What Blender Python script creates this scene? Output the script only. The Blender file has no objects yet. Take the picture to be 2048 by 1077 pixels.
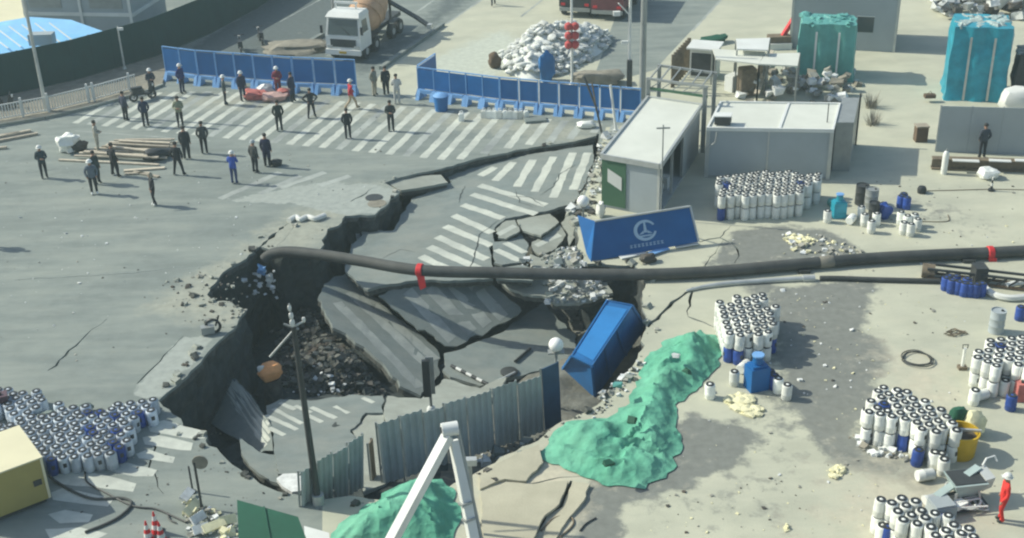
import bpy, bmesh, math, random
from mathutils import Vector, Matrix, noise
from mathutils.geometry import delaunay_2d_cdt, tessellate_polygon
random.seed(7)
rad = math.radians
S = bpy.context.scene
COL = S.collection
# ---------------------------------------------------------------- camera
FPX, TH, CH, RO = 2500.0, rad(26.7), 23.9, -0.03
R0 = Vector((1, 0, 0)); U0 = Vector((0, math.sin(TH), math.cos(TH))); FW = Vector((0, math.cos(TH), -math.sin(TH)))
CR = R0 * math.cos(RO) + U0 * math.sin(RO); CU = U0 * math.cos(RO) - R0 * math.sin(RO)
CP = Vector((0, 0, CH))
cd = bpy.data.cameras.new('camera'); cam = bpy.data.objects.new('camera', cd); COL.objects.link(cam)
cd.sensor_width = 36; cd.lens = 36 * FPX / 2048; cd.clip_end = 1500; cd.clip_start = 0.5
M3 = Matrix((CR, CU, -FW)).transposed()
cam.matrix_world = Matrix.Translation(CP) @ M3.to_4x4()
S.camera = cam
# ---------------------------------------------------------------- sky, sun, exposure
SUN_DIR = Vector((-2.10, 0.57, 1.72)).normalized()          # towards the sun
W = bpy.data.worlds.new('World'); S.world = W; W.use_nodes = True
nt = W.node_tree; nt.nodes.clear()
sky = nt.nodes.new('ShaderNodeTexSky'); sky.sky_type = 'NISHITA'; sky.sun_disc = False
sky.sun_elevation = math.asin(SUN_DIR.z); sky.sun_rotation = math.atan2(SUN_DIR.x, SUN_DIR.y)
sky.air_density = 1.3; sky.dust_density = 1.6; sky.ozone_density = 1.0
bg = nt.nodes.new('ShaderNodeBackground'); bg.inputs['Strength'].default_value = 0.115
wo = nt.nodes.new('ShaderNodeOutputWorld')
nt.links.new(sky.outputs[0], bg.inputs[0]); nt.links.new(bg.outputs[0], wo.inputs[0])
sl = bpy.data.lights.new('sun', 'SUN'); sl.energy = 3.9; sl.angle = rad(0.6); sl.color = (1.0, 0.975, 0.83)
so = bpy.data.objects.new('sun', sl); COL.objects.link(so)
so.rotation_euler = SUN_DIR.to_track_quat('Z', 'Y').to_euler(); so.location = SUN_DIR * 120
S.view_settings.view_transform = 'Standard'; S.view_settings.look = 'None'
S.view_settings.exposure = 0.37; S.view_settings.gamma = 1.0; S.view_settings.use_curve_mapping = False
S.render.engine = 'CYCLES'; S.cycles.filter_width = 2.2

# ---------------------------------------------------------------- measuring helpers
def ray(px, py):
    return FW + CR * ((px - 1024) / FPX) - CU * ((py - 538.5) / FPX)
def P(px, py, z=0.0):
    """the point of height z that the photograph shows at this pixel"""
    d = ray(px, py); return CP + d * ((z - CH) / d.z)
def PP(px, py, pl):
    a, n = pl; d = ray(px, py); return CP + d * ((a - CP).dot(n) / d.dot(n))
def plane3(a, b, c):
    A, B, C_ = P(*a), P(*b), P(*c); n = (B - A).cross(C_ - A).normalized()
    return A, (n if n.z > 0 else -n)
def in_poly(x, y, poly):
    c = False; j = len(poly) - 1
    for i in range(len(poly)):
        xi, yi = poly[i][0], poly[i][1]; xj, yj = poly[j][0], poly[j][1]
        if (yi > y) != (yj > y) and x < (xj - xi) * (y - yi) / (yj - yi) + xi: c = not c
        j = i
    return c
def edge_dist(x, y, poly):
    best = 1e9; j = len(poly) - 1
    for i in range(len(poly)):
        ax, ay = poly[j][0], poly[j][1]; bx, by = poly[i][0], poly[i][1]
        dx, dy = bx - ax, by - ay; L = dx * dx + dy * dy
        t = 0 if L == 0 else max(0, min(1, ((x - ax) * dx + (y - ay) * dy) / L))
        d = (x - ax - t * dx) ** 2 + (y - ay - t * dy) ** 2
        if d < best: best = d
        j = i
    return math.sqrt(best)
def rnd(a, b): return random.uniform(a, b)
def RZ(a): return Matrix.Rotation(a, 3, 'Z')
def fr(v, s=1.0): return noise.noise(Vector(v) * s)

# ---------------------------------------------------------------- materials
def ramp(n, stops):
    cr = n.color_ramp
    while len(cr.elements) < len(stops): cr.elements.new(0.5)
    for e, (p, c) in zip(cr.elements, stops): e.position = p; e.color = (*c, 1) if len(c) == 3 else c
MATS = {}
def mat(name, col, rough=0.8, var=0.12, scale=2.0, bump=0.0, bscale=12.0, metal=0.0, dirt=None, dirt_amt=0.0, spec=0.35, rand=0.0, attr=None, streak=None, grit=0.0, crumple=0.0):
    """procedural paint: base colour, two sizes of mottling, dirt blotches, fine relief"""
    m = bpy.data.materials.new(name); m.use_nodes = True; N = m.node_tree.nodes; L = m.node_tree.links
    b = N['Principled BSDF']; b.inputs['Roughness'].default_value = rough; b.inputs['Metallic'].default_value = metal
    b.inputs['Specular IOR Level'].default_value = spec
    g = N.new('ShaderNodeNewGeometry')
    def nz(sc, det=6, rg=0.6):
        n = N.new('ShaderNodeTexNoise'); n.inputs['Scale'].default_value = sc; n.inputs['Detail'].default_value = det
        n.inputs['Roughness'].default_value = rg; L.new(g.outputs['Position'], n.inputs['Vector']); return n
    def mix(fac, a, c):
        x = N.new('ShaderNodeMix'); x.data_type = 'RGBA'
        for sock, v in ((x.inputs['Factor'], fac), (x.inputs['A'], a), (x.inputs['B'], c)):
            if hasattr(v, 'is_output'): L.new(v, sock)
            elif isinstance(v, (int, float)): sock.default_value = v
            else: sock.default_value = (*v, 1)
        return x.outputs['Result']
    n1 = nz(scale); r1 = N.new('ShaderNodeValToRGB'); L.new(n1.outputs['Fac'], r1.inputs['Fac'])
    lo = tuple(c * (1 - var) for c in col); hi = tuple(min(1, c * (1 + var)) for c in col)
    ramp(r1, [(0.3, lo), (0.7, hi)]); out = r1.outputs['Color']
    n2 = nz(scale * 0.17, 4)
    if dirt:
        r2 = N.new('ShaderNodeValToRGB'); ramp(r2, [(0.42, (0, 0, 0)), (0.72, (dirt_amt,) * 3)]); L.new(n2.outputs['Fac'], r2.inputs['Fac'])
        out = mix(r2.outputs['Color'], out, dirt)
    if streak:
        sc, sr, c2, amt = streak
        mp = N.new('ShaderNodeMapping'); mp.inputs['Scale'].default_value = sc; mp.inputs['Rotation'].default_value = (0, 0, sr); L.new(g.outputs['Position'], mp.inputs['Vector'])
        n6 = N.new('ShaderNodeTexNoise'); n6.inputs['Scale'].default_value = 1.0; n6.inputs['Detail'].default_value = 9; n6.inputs['Roughness'].default_value = 0.68; L.new(mp.outputs['Vector'], n6.inputs['Vector'])
        r6 = N.new('ShaderNodeValToRGB'); ramp(r6, [(0.46, (0, 0, 0)), (0.66, (amt,) * 3)]); L.new(n6.outputs['Fac'], r6.inputs['Fac']); out = mix(r6.outputs['Color'], out, c2)
        r7 = N.new('ShaderNodeValToRGB'); ramp(r7, [(0.33, (amt * .7,) * 3), (0.47, (0, 0, 0))]); L.new(n6.outputs['Fac'], r7.inputs['Fac']); out = mix(r7.outputs['Color'], out, tuple(c * .72 for c in col))
    for at, c2, edge in (attr or []):
        a = N.new('ShaderNodeAttribute'); a.attribute_name = at
        n3 = nz(1.1, 7, 0.7); s1 = N.new('ShaderNodeMath'); s1.operation = 'MULTIPLY_ADD'; s1.inputs[1].default_value = 1.9; s1.inputs[2].default_value = -0.95
        L.new(n3.outputs['Fac'], s1.inputs[0]); s2 = N.new('ShaderNodeMath'); s2.operation = 'ADD'
        L.new(a.outputs['Fac'], s2.inputs[0]); L.new(s1.outputs[0], s2.inputs[1])
        mr = N.new('ShaderNodeMapRange'); mr.inputs['From Min'].default_value = 0.5 - edge; mr.inputs['From Max'].default_value = 0.5 + edge
        L.new(s2.outputs[0], mr.inputs['Value'])
        n4 = nz(3.0); r4 = N.new('ShaderNodeValToRGB'); ramp(r4, [(0.3, tuple(c * 0.85 for c in c2)), (0.7, tuple(c * 1.12 for c in c2))]); L.new(n4.outputs['Fac'], r4.inputs['Fac'])
        out = mix(mr.outputs['Result'], out, r4.outputs['Color'])
    if grit:
        n8 = nz(26, 2, 0.5); r8 = N.new('ShaderNodeValToRGB'); ramp(r8, [(0.30, (1 - grit,) * 3), (0.42, (1, 1, 1)), (0.64, (1, 1, 1)), (0.74, (1 + grit,) * 3)]); L.new(n8.outputs['Fac'], r8.inputs['Fac'])
        mm = N.new('ShaderNodeMix'); mm.data_type = 'RGBA'; mm.blend_type = 'MULTIPLY'; mm.inputs['Factor'].default_value = 1.0; L.new(out, mm.inputs['A']); L.new(r8.outputs['Color'], mm.inputs['B']); out = mm.outputs['Result']
    if rand:
        oi = N.new('ShaderNodeObjectInfo'); hs = N.new('ShaderNodeHueSaturation'); mr = N.new('ShaderNodeMapRange')
        mr.inputs['To Min'].default_value = 1 - rand; mr.inputs['To Max'].default_value = 1 + rand * 0.5
        L.new(oi.outputs['Random'], mr.inputs['Value']); L.new(mr.outputs['Result'], hs.inputs['Value']); L.new(out, hs.inputs['Color']); out = hs.outputs['Color']
    L.new(out, b.inputs['Base Color'])
    if bump:
        n5 = nz(bscale, 8, 0.65); bp = N.new('ShaderNodeBump'); bp.inputs['Strength'].default_value = bump; bp.inputs['Distance'].default_value = 0.05
        L.new(n5.outputs['Fac'], bp.inputs['Height']); L.new(bp.outputs['Normal'], b.inputs['Normal'])
    if crumple:
        nw = nz(1.2, 3); mx = N.new('ShaderNodeMix'); mx.data_type = 'RGBA'; mx.inputs['Factor'].default_value = 0.35; L.new(g.outputs['Position'], mx.inputs['A']); L.new(nw.outputs['Color'], mx.inputs['B'])
        hs_ = []
        for sc_, w_ in ((1.5, 1.0), (3.6, .45)):
            vo = N.new('ShaderNodeTexVoronoi'); vo.feature = 'F1'; vo.inputs['Scale'].default_value = sc_; L.new(mx.outputs['Result'], vo.inputs['Vector']); q = N.new('ShaderNodeMath'); q.operation = 'MULTIPLY'; q.inputs[1].default_value = w_; L.new(vo.outputs['Distance'], q.inputs[0]); hs_.append(q)
        ad = N.new('ShaderNodeMath'); ad.operation = 'ADD'; L.new(hs_[0].outputs[0], ad.inputs[0]); L.new(hs_[1].outputs[0], ad.inputs[1])
        bp2 = N.new('ShaderNodeBump'); bp2.inputs['Strength'].default_value = crumple; bp2.inputs['Distance'].default_value = 0.35; L.new(ad.outputs[0], bp2.inputs['Height'])
        if bump: L.new(bp.outputs['Normal'], bp2.inputs['Normal'])
        L.new(bp2.outputs['Normal'], b.inputs['Normal'])
    MATS[name] = m; return m
ASPH = (0.188, 0.217, 0.202)
mat('asphalt', ASPH, 0.9, 0.10, 1.6, 0.3, 30, dirt=(0.24, 0.272, 0.245), dirt_amt=0.55, streak=((0.16, 0.75, 1), 0.12, (0.30, 0.325, 0.285), 0.6), grit=0.12,
    attr=[('dark', (0.105, 0.128, 0.126), 0.25), ('sand', (0.31, 0.322, 0.268), 0.3), ('pale', (0.315, 0.345, 0.315), 0.08)])
mat('concrete', (0.455, 0.46, 0.355), 0.92, 0.07, 0.8, 0.25, 14, dirt=(0.34, 0.35, 0.285), dirt_amt=0.75, streak=((0.22, 0.55, 1), -0.35, (0.53, 0.52, 0.40), 0.5), grit=0.10,
    attr=[('dark', (0.19, 0.20, 0.178), 0.16), ('sand', (0.50, 0.465, 0.355), 0.35), ('pale', (0.47, 0.50, 0.42), 0.25)])
mat('slab', (0.178, 0.213, 0.206), 0.9, 0.12, 1.5, 0.35, 20, dirt=(0.24, 0.252, 0.22), dirt_amt=0.6, streak=((0.5, 1.4, 1), 0.9, (0.26, 0.275, 0.245), 0.5), grit=0.15)
mat('slab_pale', (0.31, 0.335, 0.295), 0.9, 0.12, 1.5, 0.35, 20, dirt=(0.25, 0.255, 0.21), dirt_amt=0.7, streak=((0.5, 1.4, 1), 0.9, (0.2, 0.21, 0.18), 0.5), grit=0.15)
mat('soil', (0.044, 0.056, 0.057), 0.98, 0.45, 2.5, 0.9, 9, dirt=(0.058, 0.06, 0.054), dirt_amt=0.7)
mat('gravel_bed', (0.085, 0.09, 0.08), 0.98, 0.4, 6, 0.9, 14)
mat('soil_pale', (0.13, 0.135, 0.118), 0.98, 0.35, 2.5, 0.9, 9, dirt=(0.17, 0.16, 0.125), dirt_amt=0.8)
mat('rubble', (0.30, 0.30, 0.26), 0.95, 0.35, 3.0, 0.5, 9, rand=0.2)
mat('rubble_dark', (0.078, 0.08, 0.073), 0.95, 0.5, 3.0, 0.5, 9, dirt=(0.095, 0.07, 0.05), dirt_amt=0.9)
mat('rubble_white', (0.62, 0.64, 0.62), 0.9, 0.2, 4.0, 0.3)
mat('paint', (0.50, 0.525, 0.46), 0.8, 0.10, 3.0, 0.1, 30, dirt=(0.31, 0.335, 0.31), dirt_amt=0.8)
mat('paint_worn', (0.36, 0.39, 0.36), 0.85, 0.10, 3.0, 0.1, 30, dirt=(0.2, 0.22, 0.215), dirt_amt=1.0)
mat('paint_faint', (0.33, 0.36, 0.335), 0.85, 0.10, 3.0, 0.1, 30, dirt=(0.2, 0.225, 0.215), dirt_amt=1.0)
mat('white_plastic', (0.80, 0.82, 0.77), 0.45, 0.08, 3.0, rand=0.22, dirt=(0.5, 0.5, 0.43), dirt_amt=0.5)
mat('white_plastic_shade', (0.58, 0.65, 0.71), 0.4, 0.08, 3.0, rand=0.25, dirt=(0.42, 0.46, 0.48), dirt_amt=0.5)  # bluish darker white: shade on the drum field put into its colour
mat('black', (0.03, 0.034, 0.036), 0.5, 0.1)
mat('black_rubber', (0.055, 0.06, 0.058), 0.7, 0.3, 1.5, 0.15, 10, dirt=(0.13, 0.13, 0.115), dirt_amt=0.6)
mat('lid_grey', (0.065, 0.072, 0.075), 0.55, 0.15)
mat('slab_beige', (0.42, 0.40, 0.30), 0.92, 0.1, 1.0, 0.3, 14, dirt=(0.31, 0.29, 0.21), dirt_amt=0.8, grit=0.12)
mat('blue_plastic', (0.03, 0.075, 0.30), 0.4, 0.1, 2.0, rand=0.25)
mat('blue_paint', (0.008, 0.115, 0.34), 0.5, 0.12, 1.2, dirt=(0.03, 0.12, 0.28), dirt_amt=0.7, rand=0.2)
mat('blue_skip', (0.018, 0.14, 0.36), 0.5, 0.18, 1.5, dirt=(0.03, 0.085, 0.19), dirt_amt=0.8, grit=0.1)
mat('pale_blue', (0.16, 0.34, 0.62), 0.55, 0.12, 2.0)
mat('roof_blue', (0.22, 0.5, 0.78), 0.5, 0.10, 0.8)
mat('white_paint', (0.66, 0.68, 0.65), 0.5, 0.06, 1.5, dirt=(0.5, 0.5, 0.45), dirt_amt=0.5)
mat('roof_white', (0.60, 0.62, 0.555), 0.7, 0.06, 0.9, dirt=(0.50, 0.52, 0.455), dirt_amt=0.7)
mat('grey_paint', (0.34, 0.385, 0.40), 0.55, 0.06, 1.0, dirt=(0.27, 0.30, 0.30), dirt_amt=0.5)
mat('grey_metal', (0.3, 0.32, 0.31), 0.45, 0.12, 2.0, metal=0.3)
mat('corrugated', (0.40, 0.455, 0.45), 0.5, 0.14, 1.5, dirt=(0.28, 0.29, 0.26), dirt_amt=0.8)
mat('dark_metal', (0.045, 0.05, 0.05), 0.55, 0.2, 2.0)
mat('rusty_steel', (0.16, 0.13, 0.09), 0.8, 0.3, 4.0, 0.2)
mat('galvanised', (0.48, 0.50, 0.48), 0.4, 0.12, 2.0, metal=0.35)
mat('green_panel', (0.055, 0.13, 0.075), 0.6, 0.1, 1.0)
mat('hedge_fence', (0.006, 0.045, 0.045), 0.8, 0.15, 1.0)
mat('dark_green', (0.014, 0.085, 0.05), 0.7, 0.15, 1.0)
mat('netting', (0.10, 0.345, 0.23), 0.9, 0.2, 1.6, 0.15, 20, dirt=(0.18, 0.44, 0.315), dirt_amt=0.8, grit=0.12, crumple=0.5)
mat('teal_sheet', (0.02, 0.27, 0.36), 0.4, 0.25, 1.5, 0.3, 5)
mat('teal_pale', (0.10, 0.32, 0.29), 0.5, 0.15, 1.5, 0.2, 5)
mat('red', (0.55, 0.03, 0.035), 0.6, 0.15, 3.0)
mat('red_faded', (0.5, 0.16, 0.14), 0.8, 0.2, 3.0)
mat('yellow', (0.50, 0.33, 0.02), 0.5, 0.12, 2.0)
mat('cream', (0.66, 0.62, 0.42), 0.6, 0.05, 1.0, dirt=(0.55, 0.51, 0.36), dirt_amt=0.5)
mat('olive_yellow', (0.34, 0.29, 0.10), 0.6, 0.08, 1.0)
mat('foam', (0.68, 0.65, 0.42), 0.9, 0.15, 4.0, 0.3, 12)
mat('orange', (0.70, 0.33, 0.13), 0.7, 0.15, 3.0)
mat('timber', (0.47, 0.42, 0.33), 0.85, 0.2, 5.0, rand=0.35)
mat('brown', (0.12, 0.085, 0.055), 0.85, 0.2, 3.0)
mat('drum_brown', (0.44, 0.28, 0.17), 0.75, 0.2, 1.5, dirt=(0.22, 0.14, 0.10), dirt_amt=0.8)
mat('glass', (0.05, 0.07, 0.07), 0.12, 0.05, 1.0, spec=0.6)
mat('bag', (0.60, 0.62, 0.58), 0.8, 0.12, 4.0, 0.2, rand=0.3)
mat('skin', (0.34, 0.20, 0.14), 0.6, 0.1)
mat('hair', (0.02, 0.018, 0.016), 0.6, 0.2)
mat('lamp_globe', (0.82, 0.82, 0.78), 0.35, 0.02)
mat('pale_emblem', (0.36, 0.50, 0.62), 0.6, 0.08)
mat('lid_blue', (0.035, 0.21, 0.50), 0.45, 0.12, 1.0)
mat('teal_pale2', (0.33, 0.41, 0.395), 0.55, 0.1, 1.5)
mat('drum_maroon', (0.10, 0.06, 0.075), 0.6, 0.1)
mat('sack_green', (0.17, 0.21, 0.19), 0.9, 0.15, 2.0, 0.3)
mat('red_dull', (0.16, 0.05, 0.055), 0.6, 0.15)
mat('red_pale', (0.52, 0.34, 0.30), 0.8, 0.15, 3.0)
mat('hair_grey', (0.28, 0.25, 0.19), 0.7, 0.2)
mat('blue_dull', (0.03, 0.075, 0.14), 0.7, 0.2, 1.5)
mat('lantern_red', (0.46, 0.08, 0.08), 0.7, 0.15)
mat('mud_heap', (0.24, 0.225, 0.18), 0.95, 0.25, 2.0, 0.6, 8, dirt=(0.17, 0.165, 0.14), dirt_amt=0.8)

# ---------------------------------------------------------------- mesh helpers
class MB:
    def __init__(s): s.v = []; s.f = []; s.m = []
    def add(s, vs, fs, mi=0):
        k = len(s.v); s.v += [Vector(v) for v in vs]
        for f in fs: s.f.append([i + k for i in f]); s.m.append(mi)
        return s
    def hexa(s, c8, mi=0):
        return s.add(c8, [(0, 3, 2, 1), (4, 5, 6, 7), (0, 1, 5, 4), (1, 2, 6, 5), (2, 3, 7, 6), (3, 0, 4, 7)], mi)
    def box(s, c, d, R=None, mi=0):
        c = Vector(c); x, y, z = d[0] / 2, d[1] / 2, d[2] / 2
        q = [Vector(p) for p in ((-x, -y, -z), (x, -y, -z), (x, y, -z), (-x, y, -z), (-x, -y, z), (x, -y, z), (x, y, z), (-x, y, z))]
        return s.hexa([c + (R @ p if R else p) for p in q], mi)
    def beam(s, a, b, w, h=None, mi=0):
        a, b = Vector(a), Vector(b); h = h or w; d = (b - a).normalized()
        u = Vector((0, 0, 1)) if abs(d.z) < 0.95 else Vector((0, 1, 0)); r = d.cross(u).normalized(); u = r.cross(d)
        r = r * (w / 2); u = u * (h / 2)
        return s.hexa([a - r - u, a + r - u, b + r - u, b - r - u, a - r + u, a + r + u, b + r + u, b - r + u], mi)
    def cyl(s, a, b, r0, r1=None, n=12, caps=True, mi=0):
        return s.tube([a, b], [r0, r0 if r1 is None else r1], n, caps, mi)
    def tube(s, pts, r, n=8, caps=True, mi=0):
        pts = [Vector(p) for p in pts]; rs = r if isinstance(r, (list, tuple)) else [r] * len(pts)
        vs = []; fs = []; ref = None
        for i, p in enumerate(pts):
            d = (pts[min(i + 1, len(pts) - 1)] - pts[max(i - 1, 0)]).normalized()
            if ref is None: ref = Vector((0, 0, 1)) if abs(d.z) < 0.9 else Vector((1, 0, 0))
            u = (ref - d * ref.dot(d)).normalized(); w = d.cross(u); ref = u
            for k in range(n):
                a = 2 * math.pi * k / n; vs.append(p + (u * math.cos(a) + w * math.sin(a)) * rs[i])
        for i in range(len(pts) - 1):
            for k in range(n):
                k2 = (k + 1) % n; fs.append((i * n + k, i * n + k2, (i + 1) * n + k2, (i + 1) * n + k))
        if caps: fs.append(tuple(range(n - 1, -1, -1))); fs.append(tuple((len(pts) - 1) * n + k for k in range(n)))
        return s.add(vs, fs, mi)
    def lathe(s, prof, n=16, c=(0, 0, 0), mi=0):
        c = Vector(c); vs = []; fs = []
        for r, z in prof:
            for k in range(n):
                a = 2 * math.pi * k / n; vs.append(c + Vector((r * math.cos(a), r * math.sin(a), z)))
        for i in range(len(prof) - 1):
            for k in range(n):
                k2 = (k + 1) % n; fs.append((i * n + k, i * n + k2, (i + 1) * n + k2, (i + 1) * n + k))
        if prof[0][0] > 1e-4: fs.append(tuple(range(n - 1, -1, -1)))
        if prof[-1][0] > 1e-4: fs.append(tuple((len(prof) - 1) * n + k for k in range(n)))
        return s.add(vs, fs, mi)
    def plate(s, pts, off, mi=0, mi_side=None):
        """a polygon with thickness: pts is the top outline, off the vector to its underside"""
        pts = [Vector(p) for p in pts]; off = Vector(off); n = len(pts); k = len(s.v)
        s.v += pts + [p + off for p in pts]
        nrm = Vector((0, 0, 0))
        for i in range(n): nrm += pts[i].cross(pts[(i + 1) % n])
        flip = nrm.dot(off) > 0
        for t in tessellate_polygon([pts]):
            a, b, c = t; g = (pts[b] - pts[a]).cross(pts[c] - pts[a])
            if g.dot(off) > 0: a, c = c, a
            s.f.append([k + a, k + b, k + c]); s.m.append(mi)
            s.f.append([k + n + c, k + n + b, k + n + a]); s.m.append(mi_side if mi_side is not None else mi)
        for i in range(n):
            j = (i + 1) % n; q = [k + i, k + n + i, k + n + j, k + j]
            if flip: q.reverse()
            s.f.append(q); s.m.append(mi_side if mi_side is not None else mi)
        return s
    def chunk(s, c, r, mi=0, flat=0.7):
        """a broken lump: a jittered, turned, faceted block"""
        c = Vector(c); R = Matrix.Rotation(rnd(0, 6.28), 3, 'Z') @ Matrix.Rotation(rnd(-0.6, 0.6), 3, 'X')
        q = []
        for z in (-1, 1):
            for x, y in ((-1, -1), (1, -1), (1, 1), (-1, 1)):
                q.append(c + R @ Vector((x * r * rnd(0.5, 1.1), y * r * rnd(0.4, 1.0), z * r * flat * rnd(0.4, 1.0))))
        return s.hexa(q, mi)
    def blob(s, c, d, R=None, n=8, m=5, lump=0.15, mi=0, seed=0.0):
        """a soft lump (sack, bundle)"""
        c = Vector(c); vs = []; fs = []
        for i in range(m + 1):
            t = math.pi * i / m
            for k in range(n):
                a = 2 * math.pi * k / n
                p = Vector((math.sin(t) * math.cos(a), math.sin(t) * math.sin(a), math.cos(t)))
                e = 1 + lump * 2 * noise.noise(p * 1.7 + Vector((seed, seed * 2.3, 0)))
                p = Vector((math.copysign(abs(p.x) ** 0.7, p.x) * d[0] / 2, math.copysign(abs(p.y) ** 0.7, p.y) * d[1] / 2, p.z * d[2] / 2)) * e
                vs.append(c + (R @ p if R else p))
        for i in range(m):
            for k in range(n):
                k2 = (k + 1) % n; fs.append((i * n + k, (i + 1) * n + k, (i + 1) * n + k2, i * n + k2))
        return s.add(vs, fs, mi)
    def mesh(s, name, mats, smooth=True):
        me = bpy.data.meshes.new(name); me.from_pydata([tuple(v) for v in s.v], [], s.f)
        for m in (mats if isinstance(mats, (list, tuple)) else [mats]): me.materials.append(MATS[m])
        me.polygons.foreach_set('material_index', s.m); me.update()
        if smooth: me.shade_smooth(); me.set_sharp_from_angle(angle=rad(38))
        return me
def tag(o, label, cat, group=None, kind=None):
    if label: o['label'] = label
    if cat: o['category'] = cat
    if group: o['group'] = group
    if kind: o['kind'] = kind
    return o
def link(name, me, parent=None):
    o = bpy.data.objects.new(name, me); COL.objects.link(o); o.parent = parent; return o
def thing(name, label, cat, loc=(0, 0, 0), rz=0.0, group=None):
    o = link(name, None); o.location = loc; o.rotation_euler = (0, 0, rz); o.empty_display_size = 0.3
    return tag(o, label, cat, group)
def part(name, mb, mats, parent, smooth=True): return link(name, mb.mesh(name, mats, smooth), parent)
def wpart(name, mb, mats, parent, smooth=True):
    """a part whose shape is given in world coordinates"""
    inv = parent.location
    mb.v = [v - inv for v in mb.v]; return part(name, mb, mats, parent, smooth)
def single(name, mb, mats, label, cat, group=None, base=None, smooth=True):
    """a thing that is one mesh, its origin at its base"""
    b = Vector(base) if base is not None else Vector((sum(v.x for v in mb.v) / len(mb.v), sum(v.y for v in mb.v) / len(mb.v), min(v.z for v in mb.v)))
    mb.v = [v - b for v in mb.v]; o = link(name, mb.mesh(name, mats, smooth)); o.location = b
    return tag(o, label, cat, group)
def copy_tree(root, loc, rz=None, label=None, group=None):
    r = root.copy(); COL.objects.link(r); r.location = loc
    if rz is not None: r.rotation_euler = (0, 0, rz)
    if label: r['label'] = label
    if group: r['group'] = group
    for ch in root.children:
        c = ch.copy(); COL.objects.link(c); c.parent = r
        for g in ch.children:
            d = g.copy(); COL.objects.link(d); d.parent = c
    return r
def jag(pts, amp, step=0.35, seed=0.0):
    """break a closed world outline into short uneven pieces (keeps the corners)"""
    out = []; n = len(pts)
    for i in range(n):
        a, b = Vector(pts[i]), Vector(pts[(i + 1) % n]); L = (b - a).length; k = max(1, int(L / step)); d = (b - a)
        nn = Vector((-d.y, d.x, 0)).normalized() if L > 1e-6 else Vector((0, 0, 0))
        for j in range(k):
            p = a + d * (j / k); e = 0 if j == 0 else amp * (noise.noise(p * 1.9 + Vector((seed, 0, 0))) * 1.3 + noise.noise(p * 5.3) * 0.5)
            out.append(p + nn * e)
    return out
# ================================================================ THE GROUND
def W2(pts, z=0.0): return [P(x, y, z) for x, y in pts]
HOLE_PX = [(1197, 270), (1150, 283), (1100, 291), (1040, 299), (1000, 308), (950, 318), (915, 328), (882, 338), (845, 345), (800, 355), (768, 366),
           (800, 382), (750, 430), (690, 432), (676, 452), (655, 458), (652, 470), (643, 481), (648, 489), (638, 502), (596, 500), (545, 503), (522, 494),
           (552, 468), (585, 441), (545, 468), (510, 504), (470, 530), (440, 552), (414, 590), (432, 603), (462, 604), (492, 622), (474, 650), (440, 680), (415, 705),
           (390, 735), (365, 760), (335, 785), (317, 801), (326, 813), (345, 828), (362, 838), (366, 858), (402, 863), (415, 871), (417, 892), (440, 905),
           (465, 930), (490, 946), (520, 968), (555, 983), (590, 989), (640, 1000), (700, 992), (760, 1000), (860, 1000), (930, 960), (1000, 915), (1076, 882), (1112, 850),
           (1180, 818), (1235, 772), (1284, 700), (1292, 650), (1284, 600), (1290, 560), (1266, 530), (1175, 528), (1158, 500), (1150, 440), (1166, 392), (1184, 340), (1203, 300)]
HOLE = W2(HOLE_PX)
hole_j = jag(HOLE, 0.15, 0.3)
def crack(px, w0=0.05, w1=0.14, jt=0.12):
    pts = []
    ctr = W2(px); dense = []
    for i in range(len(ctr) - 1):
        k = max(1, int((ctr[i + 1] - ctr[i]).length / 0.35))
        for j in range(k): dense.append(ctr[i].lerp(ctr[i + 1], j / k))
    dense.append(ctr[-1]); n = len(dense); L = []; Rr = []
    for i, p in enumerate(dense):
        d = (dense[min(i + 1, n - 1)] - dense[max(0, i - 1)]).normalized(); q = Vector((-d.y, d.x, 0))
        t = i / (n - 1); w = (w0 + (w1 - w0) * math.sin(math.pi * min(1, t + 0.15))) * 0.5 * (1 + 0.8 * fr(p, 1.7))
        c = p + q * jt * fr(p, 2.3); L.append(c + q * w); Rr.append(c - q * w)
    return L + Rr[::-1]
CRACKS = [crack([(1296, 655), (1345, 605), (1386, 576), (1455, 563)], 0.05, 0.16), crack([(1384, 583), (1374, 632)], 0.03, 0.10),
          crack([(1374, 634), (1410, 645), (1445, 662)], 0.02, 0.08), crack([(1398, 484), (1440, 476), (1468, 490), (1478, 512), (1468, 526)], 0.03, 0.10),
          crack([(1440, 476), (1462, 452)], 0.02, 0.06), crack([(1390, 560), (1432, 500), (1448, 478)], 0.01, 0.04),
          crack([(98, 742), (150, 692), (185, 660), (214, 638)], 0.02, 0.09), crack([(328, 848), (312, 880), (305, 912), (296, 936), (312, 960), (326, 988)], 0.02, 0.07),
          crack([(1142, 962), (1122, 1012), (1092, 1030), (1086, 1042), (1062, 1085)], 0.05, 0.13, 0.03), crack([(118, 338), (50, 348)], 0.01, 0.03),
          crack([(1196, 268), (1192, 290), (1205, 320), (1200, 372)], 0.05, 0.2), crack([(275, 768), (330, 712), (366, 672)], 0.02, 0.06),
          crack([(700, 403), (730, 388), (745, 375)], 0.02, 0.10), crack([(1052, 970), (1120, 955), (1185, 950)], 0.02, 0.06),
          crack([(545, 505), (600, 440), (640, 405)], 0.005, 0.015), crack([(30, 560), (250, 548), (420, 530)], 0.01, 0.025)]
HOLES = [hole_j] + CRACKS
ROAD_PX = [(-1500, 2600), (640, 2600), (645, 1010), (700, 900), (1150, 500), (1160, 420), (1192, 330), (1212, 255), (1290, 246), (1060, 224), (835, 200),
           (745, 172), (774, 130), (962, 0), (1120, -110), (1550, -400), (800, -420), (200, -300), (-1500, 0)]
ROAD2_PX = [(1180, 178), (1310, 140), (1440, 0), (1560, -130), (1420, -130), (1232, 30)]
ROADP = [W2(ROAD_PX), W2(ROAD2_PX)]
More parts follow.
